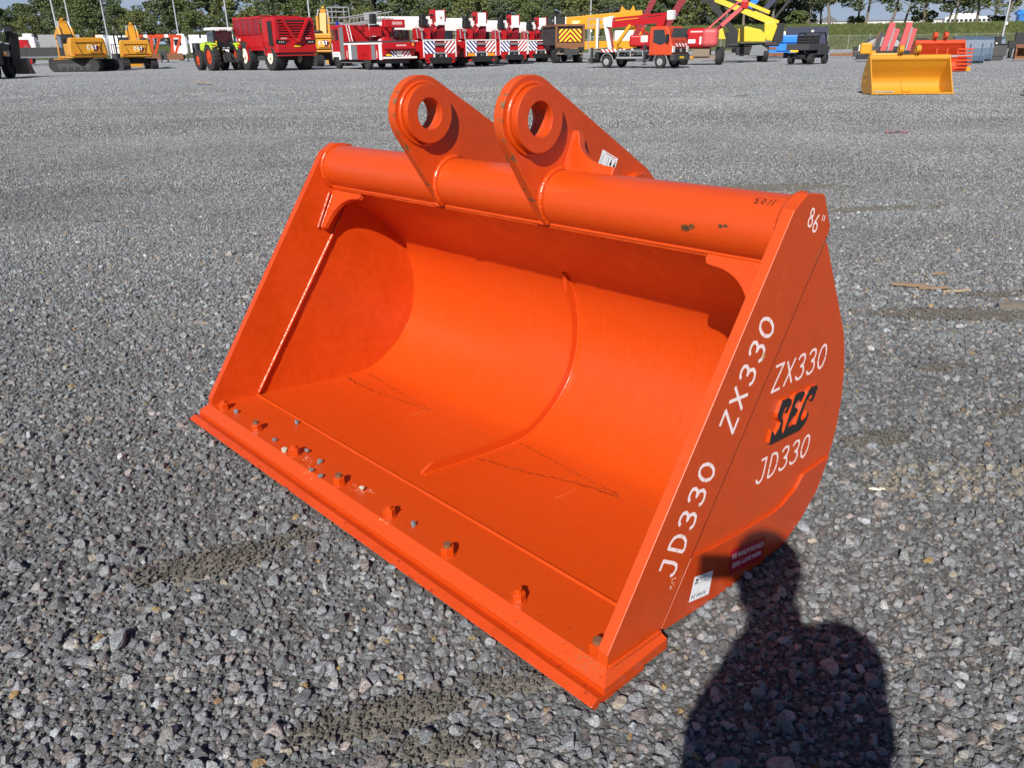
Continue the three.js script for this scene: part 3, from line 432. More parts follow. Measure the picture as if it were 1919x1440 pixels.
  const lot = canvasTex(512, 512, (c, w, h) => { c.fillStyle = '#eceff2'; c.fillRect(0, 0, w, h); c.translate(w, h); c.rotate(Math.PI); // stuck on upside down
    c.fillStyle = '#15171c'; c.font = 'italic bold 96px sans-serif'; c.fillText('N160-24', 96, 122); c.font = '22px sans-serif'; for (let i = 0; i < 3; i++) c.fillRect(40 + i * 150, 20, 60, 5); c.strokeStyle = '#444'; c.lineWidth = 3; for (const y of [150, 330, 420]) { c.beginPath(); c.moveTo(16, y); c.lineTo(w - 16, y); c.stroke(); } c.beginPath(); c.moveTo(330, 150); c.lineTo(330, 330); c.moveTo(120, 330); c.lineTo(120, 470); c.stroke(); c.fillStyle = '#20242c'; c.fillRect(380, 350, 84, 30); c.fillRect(392, 400, 60, 50); c.fillRect(150, 360, 60, 16); c.fillRect(150, 440, 90, 16); c.fillRect(290, 440, 60, 14); c.fillRect(40, 376, 50, 12); });
  sticker('lot_label', mat(0xffffff, .35, 0, { map: lot }), [[.418, .130], [.505, .106], [.492, .037], [.400, .061]], -.0006);
  const red = canvasTex(1024, 420, (c, w, h) => { c.fillStyle = '#b3142f'; c.fillRect(0, 0, w, h); c.translate(w, h); c.rotate(Math.PI); c.fillStyle = '#e9dfe2'; c.font = 'bold 118px sans-serif'; c.textAlign = 'center'; c.fillText('NON DUTY FREE', w / 2, 178); c.fillText('CIRCULATION EU', w / 2, 334); });
  sticker('duty_label', mat(0xffffff, .4, 0, { map: red }), [[.588, .126], [.772, .083], [.762, .012], [.590, .047]], -.0006);
  const plate = canvasTex(512, 512, (c, w, h) => { c.fillStyle = '#eef0f1'; c.fillRect(0, 0, w, h); c.fillStyle = '#b04048'; c.fillRect(110, 24, 330, 22); c.fillStyle = '#222'; c.fillRect(10, 78, 490, 7); const q = rng(3); for (let i = 0; i < 9; i++) { c.fillRect(20, 130 + i * 38, 90 + 20 * q(), 9); c.fillRect(160, 130 + i * 38, 26, 12); } for (let i = 0; i < 30; i++) c.fillRect(230, 110 + i * 11, 40, 5); c.fillRect(330, 110, 26, 250); c.fillRect(312, 190, 60, 90); c.fillRect(450, 110, 26, 300); c.fillRect(430, 200, 62, 90); });
  { const pt = (u, v) => [u, v]; sticker('rating_label', mat(0xffffff, .35, 0, { map: plate }), [[1.002, 1.069], [1.081, 1.032], [1.054, .977], [.975, 1.014]], .8255); }
}

// ---------------------------------------------------------------- small things on and round the bucket
{
  const q = rng(404), base = [0, 1, 2, 3].map(k => stoneGeo(300 + k, 2, 9));
  const put = (x, y, z, s, col, label, group, k) => { const m = solo('pebble', base[k % 4], new THREE.MeshStandardMaterial({ color: col, map: STONE_TEX, roughness: .85 }), label, 'stone', group); m.scale.set(s, s * .78, s * .9); m.rotation.set(q() * .6, q() * 6, q() * .6); m.position.set(x, y + s * .55, z); };
  const onLip = [[1.97, .118, 0, 'small grey pebble next to the end bolt by the unlettered side plate'], [1.717, .249, 0, 'small dark pebble resting against the weld seam across the bucket floor'], [1.624, .109, 0, 'round grey pebble alone between the second and third bolts from the unlettered side'], [1.515, .09, 1, 'cream pebble touching the third bolt from the unlettered side'], [1.459, .15, 0, 'small grey pebble just behind the third bolt, above a white splash'], [1.353, .135, 0, 'grey pebble set back in the cluster between the third and fourth bolts'], [1.314, .083, 0, 'pointed grey pebble on the sloping front edge between the third and fourth bolts'], [1.253, .08, 0, 'grey pebble on the sloping front edge closest to the fourth bolt'], [1.088, .137, 1, 'cream pebble among white splashes past the fourth bolt'], [.794, .125, 0, 'lone grey pebble just past the fifth bolt towards the lettered side']];
  onLip.forEach(([X, Z, pale, label], k) => { const p = BO.clone().addScaledVector(BX, X).addScaledVector(BZ, Z).addScaledVector(BY, .0455 + (.279 - Z) * .07); const s = .0105 + .004 * q(); put(p.x, p.y, p.z, s, pale ? lin(.6, .56, .46) : lin(.2, .21, .22), label, 'pebbles lying on the bucket lip', k); });
  // splinters of wood and other litter
  const wood = mat(lin(.27, .185, .115), .9), pale = mat(lin(.36, .29, .2), .9), grey = mat(lin(.16, .14, .12), .95);
  const splinter = (x, z, L, w, yaw, m, label, h = .012) => { const g = new THREE.BoxGeometry(L, h, w, 8, 1, 2), p = g.attributes.position; for (let i = 0; i < p.count; i++) { const t = p.getX(i) / L; p.setY(i, p.getY(i) * (1 - .5 * Math.abs(t)) + .005 * N3(t * 3, x, z)); p.setZ(i, p.getZ(i) * (1 - 1.2 * t * t) + .006 * N3(t * 2.4, z, x) + .003 * (q() - .5)); } g.computeVertexNormals(); const s = solo('wood_splinter', toCreasedNormals(g, .5), m, label, 'wood'); s.position.set(x, groundY(x, z) + .024, z); s.rotation.set(.05, yaw, .04); };
  splinter(2.43, -4.61, .2, .03, -.35, wood, 'broad splintered piece of brown wood lying on the bare earth behind the bucket');
  splinter(2.54, -4.53, .17, .02, -.12, wood, 'middle one of the brown wood splinters scattered on the bare earth');
  splinter(2.64, -4.46, .16, .018, .02, pale, 'pale straight wood splinter at the end of the scattered pieces');
  splinter(2.73, -4.84, .09, .018, .1, wood, 'short brown chip of wood apart from the longer splinters');
  splinter(2.82, -4.14, .22, .05, -.2, grey, 'weathered dark grey stick lying on the gravel near the earth patch', .035);
  splinter(1.2, -2.23, .055, .006, .02, mat(lin(.68, .62, .5), .9), 'thin pale stick lying on gravel beside the bucket side', .006);
  splinter(6.61, -23.79, .5, .1, .2, grey, 'dark plank scrap with a pale end lying far out on the gravel', .05);
  { const g = new THREE.PlaneGeometry(.36, .1, 24, 6); g.rotateX(-HALF); const p = g.attributes.position; for (let i = 0; i < p.count; i++) { const x = p.getX(i), z = p.getZ(i); p.setY(i, .035 + .03 * fbm(x * 9, z * 9, 2, 3)); p.setX(i, x + .02 * N3(x * 10, z * 30, 4)); } g.computeVertexNormals(); const m = solo('tape_scrap', g, mat(lin(.72, .12, .16), .5, 0, { side: THREE.DoubleSide, map: canvasTex(128, 16, (c, w, h) => { c.fillStyle = '#fff'; c.fillRect(0, 0, w, h); c.fillStyle = '#ffd9d9'; c.fillRect(40, 0, 40, h); }) }), 'crumpled strip of red and white tape on the gravel', 'tape'); m.position.set(6.43, groundY(6.43, -13.52), -13.52); m.rotation.y = -.1; }
  { const g = new THREE.PlaneGeometry(1, .55, 20, 12); g.rotateX(-HALF); const p = g.attributes.position; for (let i = 0; i < p.count; i++) { const x = p.getX(i), z = p.getZ(i); p.setY(i, .05 + .13 * Math.max(0, fbm(x * 4, z * 4, 1, 3) + .2) * (1 - Math.abs(x) * 1.6)); p.setZ(i, z * (1 - .8 * Math.abs(x)) + .1 * N3(x * 4, 1, 1)); } g.computeVertexNormals(); const m = solo('wood_bark', g, mat(lin(.42, .3, .18), .95, 0, { side: THREE.DoubleSide }), 'torn sheet of tan bark lying far out on the gravel', 'bark'); m.position.set(-13.72, 0, -37.72); }
}

// ---------------------------------------------------------------- the photographer, standing behind the lens; only the shadow is in view
{
  function sdfMesh(bones, c, half, res, k = .03) { // bones: [a, b, ra, rb]
    const mc = new MarchingCubes(res, new THREE.MeshBasicMaterial(), false, false, 400000), st = 2 * half / res, f = mc.field; mc.isolation = 0;
    const B = bones.map(([a, b, ra, rb]) => { const d = [b[0] - a[0], b[1] - a[1], b[2] - a[2]]; return [a, d, d[0] * d[0] + d[1] * d[1] + d[2] * d[2] || 1e-9, ra, rb]; });
    for (let z = 0; z < res; z++) for (let y = 0; y < res; y++) for (let x = 0; x < res; x++) {
      const px = c[0] + (x - res / 2) * st, py = c[1] + (y - res / 2) * st, pz = c[2] + (z - res / 2) * st; let D = 1e3;
      for (const [a, d, l, ra, rb] of B) { const qx = px - a[0], qy = py - a[1], qz = pz - a[2]; let t = (qx * d[0] + qy * d[1] + qz * d[2]) / l; t = t < 0 ? 0 : t > 1 ? 1 : t; const ex = qx - d[0] * t, ey = qy - d[1] * t, ez = qz - d[2] * t, v = Math.sqrt(ex * ex + ey * ey + ez * ez) - ra - (rb - ra) * t; const h = Math.max(k - Math.abs(D - v), 0) / k; D = Math.min(D, v) - h * h * k * .25; }
      f[z * res * res + y * res + x] = -D;
    }
    mc.update(); const n = mc.count, P = new Float32Array(mc.positionArray.slice(0, n * 3)), g = new THREE.BufferGeometry();
    for (let i = 0; i < n; i++) { P[i * 3] = P[i * 3] * half + c[0]; P[i * 3 + 1] = P[i * 3 + 1] * half + c[1]; P[i * 3 + 2] = P[i * 3 + 2] * half + c[2]; }
    g.setAttribute('position', new THREE.BufferAttribute(P, 3)); g.setAttribute('normal', new THREE.BufferAttribute(new Float32Array(mc.normalArray.slice(0, n * 3)), 3)); return g;
  }
  const who = thing('person', 'person holding up a phone, whose shadow falls across the gravel and bucket side', 'person');
  const J = { head: [.03, 1.655, .34], chin: [.03, 1.585, .29], neck: [.045, 1.53, .39], chest: [.06, 1.36, .41], belly: [.06, 1.12, .40], hip: [.06, .95, .42], sR: [.225, 1.43, .40], sL: [-.065, 1.315, .43], eR: [.275, 1.16, .25], eL: [-.10, 1.10, .43], wR: [.095, 1.352, .055], wL: [-.085, .86, .36], hR: [.15, .93, .42], hL: [-.03, .93, .42], kR: [.17, .5, .40], kL: [-.05, .5, .43], aR: [.18, .08, .44], aL: [-.06, .08, .47], tR: [.19, .045, .28], tL: [-.065, .045, .31] };
  const arm = [[J.sR, J.eR, .062, .048], [J.eR, J.wR, .047, .03], [J.sL, J.eL, .062, .048], [J.eL, J.wL, .047, .03]], leg = [[J.hR, J.kR, .095, .062], [J.kR, J.aR, .062, .042], [J.hL, J.kL, .095, .062], [J.kL, J.aL, .062, .042]];
  const torso = [[J.neck, J.chest, .07, .13], [J.chest, J.belly, .135, .13], [J.belly, J.hip, .13, .135], [[.19, 1.425, .4], [-.02, 1.335, .42], .078, .078], [[.15, 1.25, .41], [-.03, 1.25, .41], .11, .11], [[.13, .97, .42], [-.01, .97, .42], .11, .11]];
  const head = [[J.head, [.03, 1.685, .355], .088, .09], [J.head, J.chin, .075, .045], [[.03, 1.62, .37], J.neck, .055, .058], [[.03, 1.655, .26], [.03, 1.64, .245], .012, .014], [[.118, 1.66, .35], [.122, 1.65, .355], .014, .01], [[-.058, 1.66, .35], [-.062, 1.65, .355], .014, .01]];
  const body = sdfMesh([...torso, ...arm, ...leg, ...head, [J.aR, J.tR, .04, .032], [J.aL, J.tL, .04, .032]], [.06, .88, .3], .97, 120);
  const hand = (w, s) => { const b = [[w, [w[0] - s * .005, w[1] + .03, w[2] - .02], .028, .026], [[w[0], w[1] + .02, w[2] - .012], [w[0] - s * .012, w[1] + .055, w[2] - .02], .026, .024]]; const root = [w[0] - s * .012, w[1] + .06, w[2] - .02];
    for (let i = 0; i < 4; i++) { const y = root[1] - .018 + i * .018, l = [.022, .027, .028, .024][i]; b.push([[root[0], y, root[2]], [root[0] - s * .002, y + .004, root[2] - l], .009, .0088], [[root[0] - s * .002, y + .004, root[2] - l], [root[0] - s * l, y + .006, root[2] - l - .006], .0088, .0075]); }
    b.push([[w[0] - s * .004, w[1] + .02, w[2] - .004], [w[0] - s * .022, w[1] + .032, w[2] + .006], .011, .0095], [[w[0] - s * .022, w[1] + .032, w[2] + .006], [w[0] - s * .042, w[1] + .04, w[2] + .002], .0095, .008]); return sdfMesh(b, [w[0] - s * .015, w[1] + .04, w[2] - .02], .11, 60, .012); };
  const skin = mat(lin(.5, .3, .21), .6), jacket = mat(lin(.03, .035, .05), .9), denim = mat(lin(.05, .065, .1), .95);
  const bm = part(who, 'body', skin, body, hand(J.wR, 1), hand(J.wL, -1));
  const fat = (b, e) => b.map(([p, q, a, c]) => [p, q, a + e, c + e]);
  part(who, 'jacket', jacket, sdfMesh(fat([...torso.slice(1, 5), ...arm], .014), [.06, 1.22, .24], .44, 80));
  part(who, 'trousers', denim, sdfMesh(fat([...leg, torso[5]], .012), [.06, .55, .42], .56, 80));
  for (const [a, t] of [[J.aR, J.tR], [J.aL, J.tL]]) part(who, 'shoe', mat(lin(.03, .03, .03), .6), sdfMesh([[[a[0], .055, a[2] + .02], [t[0], .05, t[2]], .052, .045]], [t[0], .06, (a[2] + t[2]) / 2], .18, 40));
  part(who, 'hair', mat(lin(.03, .02, .015), .8), sdfMesh([[[.03, 1.70, .37], [.03, 1.69, .35], .094, .088], [[.03, 1.65, .40], [.03, 1.70, .38], .07, .085]], [.03, 1.68, .37], .16, 40));
  const ph = thing('phone', 'black phone held sideways in one hand before the photographer\'s face', 'phone', [.03, 1.425, .021]);
  part(ph, 'phone_case', mat(lin(.02, .02, .022), .4), rbox(.158, .076, .009, .004, 0, 0, 0)); part(ph, 'screen', mat(lin(.015, .015, .017), .1), box(.15, .07, .001, 0, 0, .0052));
}

// ---------------------------------------------------------------- the auction yard behind: machines and attachments
const face = (x, d, deg) => Math.atan2(-x, d) + deg * Math.PI / 180;   // local +z towards the camera, then turned so that the left side shows
const M = {
  rubber: mat(lin(.022, .022, .023), .85), black: mat(lin(.014, .014, .016), .5), dark: mat(lin(.04, .042, .046), .6), steel: mat(lin(.22, .22, .22), .55, .4), grey: mat(lin(.16, .175, .19), .6), mid: mat(lin(.3, .31, .32), .5), zinc: mat(lin(.48, .5, .52), .45, .5), white: mat(lin(.78, .78, .77), .4), cream: mat(lin(.7, .66, .55), .6),
  yellow: mat(lin(.52, .245, .018), .42), lemon: mat(lin(.66, .48, .035), .4), amber: mat(lin(.62, .28, .012), .4), red: mat(lin(.4, .009, .013), .35), rose: mat(lin(.48, .075, .08), .5), maroon: mat(lin(.2, .01, .02), .45), orange: mat(lin(.52, .06, .018), .4), rust: mat(lin(.2, .09, .045), .9), blue: mat(lin(.02, .19, .6), .4), navy: mat(lin(.02, .027, .06), .6), lime: mat(lin(.42, .62, .03), .4), slate: mat(lin(.075, .115, .17), .5), mud: mat(lin(.2, .16, .12), .9),
  glass: new THREE.MeshPhysicalMaterial({ color: lin(.02, .025, .03), roughness: .06, metalness: 0, clearcoat: 1, clearcoatRoughness: .03 }), lampRed: mat(lin(.5, .01, .01), .25), lampAmber: mat(lin(.85, .3, .02), .25), lens: mat(lin(.7, .7, .68), .12), plate: mat(lin(.75, .5, .02), .5), blueLamp: mat(lin(.01, .03, .3), .2)
};
function wheel(parent, x, y, z, r, w, rimM = M.mid, side = Math.sign(x) || 1, lugs = 0) {
  const p = [[r * .56, -w / 2], [r * .9, -w / 2], [r * .985, -w * .42], [r, -w * .25], [r, w * .25], [r * .985, w * .42], [r * .9, w / 2], [r * .56, w / 2]].map(([a, b]) => new THREE.Vector2(a, b));
  const gs = [T(new THREE.LatheGeometry(p, 28).rotateZ(HALF), x, y, z)];
  for (let i = 0; i < lugs; i++) { const a = i / lugs * 6.283; for (const s of [-1, 1]) gs.push(T(T(box(w * .55, r * .07, r * .07, s * w * .22, r * 1.0, 0, 0, s * .5, 0), 0, 0, 0, a + (s > 0 ? 3.14 / lugs : 0)), x, y, z)); }
  const t = part(parent, 'wheel', M.rubber, gs);
  const f = side * w / 2; part(t, 'rim', rimM, cylX(r * .57, w * .8, x, y, z, 24), cylX(r * .2, w * .5, x + f * .55, y, z, 12)); return t;
}
const decal = (parent, name, w, h, x, y, z, ry, draw, cw = 256, rx = 0) => { const t = canvasTex(cw, Math.round(cw * h / w), draw); return part(parent, name, mat(0xffffff, .45, 0, { map: t }), T(new THREE.PlaneGeometry(w, h), x, y, z, rx, ry, 0)); };
const stripes = (a, b, dir, n = 5) => (c, w, h) => { c.fillStyle = b; c.fillRect(0, 0, w, h); c.fillStyle = a; const s = w / n; for (let i = -n; i < 2 * n; i++) { c.beginPath(); const x = i * s * 1.6; c.moveTo(x, 0); c.lineTo(x + s * .8, 0); c.lineTo(x + s * .8 + dir * h, h); c.lineTo(x + dir * h, h); c.fill(); } };

// --- excavators seen from behind
function excavator(x, d, deg, under, label, sc, boomSpec) {
  const e = thing('excavator', label, 'excavator', [x, 0, -d], face(x, d, deg), 'yellow tracked excavators parked with their counterweights towards the viewer'); e.scale.setScalar(sc);
  const R = a => [a[0] * Math.cos(under) + a[2] * Math.sin(under), a[1], -a[0] * Math.sin(under) + a[2] * Math.cos(under)];
  const st = []; for (let i = 0; i <= 10; i++) { const a = -HALF + Math.PI * i / 10; st.push([1.75 + .45 * Math.cos(a), .47 + .45 * Math.sin(a)]); } for (let i = 0; i <= 10; i++) { const a = HALF + Math.PI * i / 10; st.push([-1.75 + .45 * Math.cos(a), .47 + .45 * Math.sin(a)]); }
  for (const s of [-1, 1]) {
    const g = exX(st, s * 1.28 - .3, s * 1.28 + .3, .02); g.rotateY(under); const shoes = []; for (let i = 0; i < 18; i++) { const z = -1.8 + i * .212; for (const y of [.012, .93]) shoes.push(box(.62, .035, .13, s * 1.28, y, z).rotateY(under)); }
    for (let k = 0; k < 9; k++) { const a = -HALF + Math.PI * (k + .5) / 9; for (const q of [-1, 1]) shoes.push(box(.62, .13, .04, s * 1.28, .47 + .46 * Math.sin(a), q * (1.75 + .46 * Math.cos(a)), q * -a, 0, 0).rotateY(under)); }
    const tr = part(e, 'track', M.rubber, g, shoes); part(tr, 'track_frame', M.dark, box(.64, .3, 3.0, s * 1.28, .48, 0).rotateY(under), [-1.2, -.6, 0, .6, 1.2].map(z => cylX(.13, .66, s * 1.28, .22, z, 12).rotateY(under)));
  }
  part(e, 'undercarriage', M.dark, box(2.2, .4, 1.3, 0, .68, 0).rotateY(under), cyl(.75, .75, .3, 0, .98, 0));
  part(e, 'deck', M.yellow, box(2.75, .16, 4.2, 0, 1.14, .1)); part(e, 'engine_house', M.yellow, rbox(2.6, .95, 2.2, .08, 0, 1.7, .55), box(1.1, .8, 1.6, .78, 1.6, -1.2));
  const cw = []; for (const [xx, yy] of [[-1.42, 1.2], [-1.47, 1.5], [-1.40, 2.22], [-1.30, 2.56], [-1.2, 2.62], [1.2, 2.62], [1.30, 2.56], [1.40, 2.22], [1.47, 1.5], [1.42, 1.2], [1.3, 1.12], [-1.3, 1.12]]) cw.push([xx, yy]);
  const g = exZ(cw.reverse(), 1.55, 2.55, .1), p = g.attributes.position; for (let i = 0; i < p.count; i++) if (p.getZ(i) > 2.2) p.setZ(i, p.getZ(i) - .09 * p.getX(i) ** 2); g.computeVertexNormals();
  const c = part(e, 'counterweight', M.yellow, g); part(c, 'ridge', M.yellow, box(2.1, .07, .1, 0, 2.3, 2.47), bar([-1.0, 2.22, 2.44], [-.72, 1.55, 2.53], .07), bar([1.0, 2.22, 2.44], [.72, 1.55, 2.53], .07), box(1.9, .05, .09, 0, 1.46, 2.52));
  for (const s of [-1, 1]) part(e, 'tail_lamp', M.lampRed, box(.28, .07, .05, s * 1.05, 1.36, 2.46));
  decal(e, 'maker_badge', 1.0, .6, .3, 1.84, 2.565, 0, (k, w, h) => { k.fillStyle = '#d9a02c'; k.fillRect(0, 0, w, h); k.fillStyle = '#3a1016'; k.beginPath(); k.moveTo(w * .5, h * .1); k.lineTo(w * .86, h * .1); k.lineTo(w * .99, h * .5); k.lineTo(w * .86, h * .95); k.lineTo(w * .55, h * .95); k.fill(); k.strokeStyle = '#b02a35'; k.lineWidth = 8; k.stroke(); k.fillStyle = '#1a1614'; k.font = 'bold ' + h * .74 + 'px sans-serif'; k.lineWidth = 14; k.strokeStyle = '#1a1614'; k.strokeText('CAT', 4, h * .72); k.fillStyle = '#f4f2ee'; k.fillText('CAT', 4, h * .72); k.fillStyle = '#e8b01c'; k.beginPath(); k.moveTo(w * .28, h * .74); k.lineTo(w * .40, h * .46); k.lineTo(w * .52, h * .74); k.fill(); });
  const cab = part(e, 'cab', M.black, rbox(.98, 1.75, 1.7, .1, -.85, 2.05, -1.1)); part(cab, 'cab_window', M.glass, box(.8, .8, .02, -.85, 2.42, -.245), box(.02, .9, 1.3, -1.345, 2.35, -1.1));
  part(e, 'handrail', M.yellow, rod([1.25, 2.55, .2], [1.25, 2.85, .2], .025), rod([1.25, 2.85, .2], [1.25, 2.85, 1.4], .025), rod([1.25, 2.85, 1.4], [1.25, 2.55, 1.4], .025));
  part(e, 'exhaust', M.dark, cyl(.07, .07, .45, .9, 2.75, .7));
  const [bx, h1, z1, h2, z2] = boomSpec;
  const prof = (a, b, w0, w1, wd, cx) => { const dz = b[0] - a[0], dy = b[1] - a[1], l = Math.hypot(dz, dy), nz = -dy / l, ny = dz / l; return exX([[a[0] + nz * w0, a[1] + ny * w0], [a[0] - nz * w0, a[1] - ny * w0], [b[0] - nz * w1, b[1] - ny * w1], [b[0] + nz * w1, b[1] + ny * w1]], cx - wd, cx + wd, .03); };
  part(e, 'boom', M.yellow, prof([-1.4, 1.8], [z1, h1], .26, .4, .3, bx), prof([z1, h1], [z2, h2], .4, .2, .3, bx), box(.5, .5, .3, bx, h1 + .25, z1));
  part(e, 'hydraulic_hose', M.black, rod([bx + .27, 1.9, -1.3], [bx + .27, h1 + .3, z1 + .2], .05), rod([bx - .27, 1.9, -1.3], [bx - .27, h1 + .2, z1 + .2], .05), box(.3, .3, .1, bx, h1 - .25, z1 + .42));
  for (const q of [-.5, .5]) { const cy = part(e, 'boom_cylinder', M.yellow, rod([bx + q, 1.6, -1.7], [bx + q, h1 - .1, z1 + .5], .14)); part(cy, 'piston_rod', M.zinc, rod([bx + q, h1 - .1, z1 + .5], [bx + q * .8, h1 + .45, z1 + .1], .07)); }
  part(e, 'stick_cylinder', M.yellow, rod([bx, h1 + .65, z1], [bx, h2 + .35, z2 + .6], .12), rod([bx, h2 + .35, z2 + .6], [bx, h2 + .2, z2 - .2], .07));
  part(e, 'stick', M.yellow, prof([z2 + .4, h2 + .25], [z2 - .5, .9], .28, .16, .2, bx));
  part(e, 'digging_bucket', M.yellow, exX([[z2 - .1, .1], [z2 - .1, .9], [z2 - .8, 1.0], [z2 - 1.2, .6], [z2 - 1.0, .12]], bx - .6, bx + .6, .03));
  return e;
}
excavator(-33.9, 68, 13, .8, 'yellow tracked excavator with its tracks turned sideways, raised boom leaning left', .93, [-.35, 3.55, -3.2, 2.8, -6.0]);
excavator(-32.3, 74, 2, .12, 'yellow tracked excavator with narrow upright boom, next to the orange loader cranes', .87, [.15, 3.6, -3.4, 3.0, -6.2]);
excavator(-16.2, 76, -9, .5, 'yellow tracked excavator with tall raised boom, between the red harvester and the ladder fire engine', 1.0, [-.3, 4.2, -2.6, 3.2, -5.4]);

// --- green tractor
{
  const t = thing('tractor', 'lime green farm tractor with orange wheel rims and white cab roof', 'tractor', [-21.8, 0, -65], face(-21.8, 65, 22));
  for (const s of [-1, 1]) { wheel(t, s * .98, .95, .55, .95, .58, M.orange, s, 20); wheel(t, s * .9, .7, -2.1, .7, .48, M.orange, s, 18); part(t, 'fender', M.lime, rbox(.62, .14, 1.3, .06, s * .98, 1.86, .5, .12), rbox(.6, .1, .6, .05, s * .98, 1.66, 1.12, .9)); part(t, 'fender_flap', M.black, rbox(.66, .08, .9, .04, s * .98, 1.72, .75, .5)); part(t, 'tail_lamp', M.lampRed, box(.2, .08, .05, s * .98, 1.72, 1.36)); }
  part(t, 'bonnet', M.lime, rbox(.95, .85, 2.3, .15, 0, 1.5, -1.9)); part(t, 'chassis', M.dark, box(.7, .6, 3.4, 0, .95, -.7), box(.9, .5, .7, 0, .8, .9), box(1.7, .2, .2, 0, .95, .55));
  const cab = part(t, 'cab_frame', M.black, [-1, 1].flatMap(s => [bar([s * .72, 1.5, .75], [s * .66, 2.75, .62], .09), bar([s * .7, 1.5, -.75], [s * .64, 2.75, -.6], .08)]), box(1.5, .1, 1.5, 0, 1.5, 0));
  part(cab, 'cab_window', M.glass, box(1.3, 1.15, .02, 0, 2.15, .7, .1), box(.02, 1.1, 1.3, -.7, 2.15, 0, 0, 0, -.05), box(.02, 1.1, 1.3, .7, 2.15, 0), box(1.3, 1.1, .02, 0, 2.15, -.68));
  part(t, 'cab_roof', M.white, rbox(1.62, .22, 1.75, .1, 0, 2.86, 0)); for (const x of [-.55, -.4, .4, .55]) part(t, 'work_lamp', M.lens, box(.12, .1, .06, x, 2.78, .86));
  part(t, 'hitch', M.dark, bar([-.4, 1.1, 1.1], [-.45, .55, 1.75], .1), bar([.4, 1.1, 1.1], [.45, .55, 1.75], .1), rod([0, 1.3, 1.1], [0, 1.0, 1.6], .05), box(.3, .3, .25, 0, .75, 1.2)); part(t, 'mirror', M.black, bar([-.75, 2.5, -.6], [-1.25, 2.5, -.55], .04), box(.06, .4, .24, -1.25, 2.45, -.55)); part(t, 'beacon', M.lampAmber, cyl(.06, .05, .14, -.7, 1.98, 1.05));
}
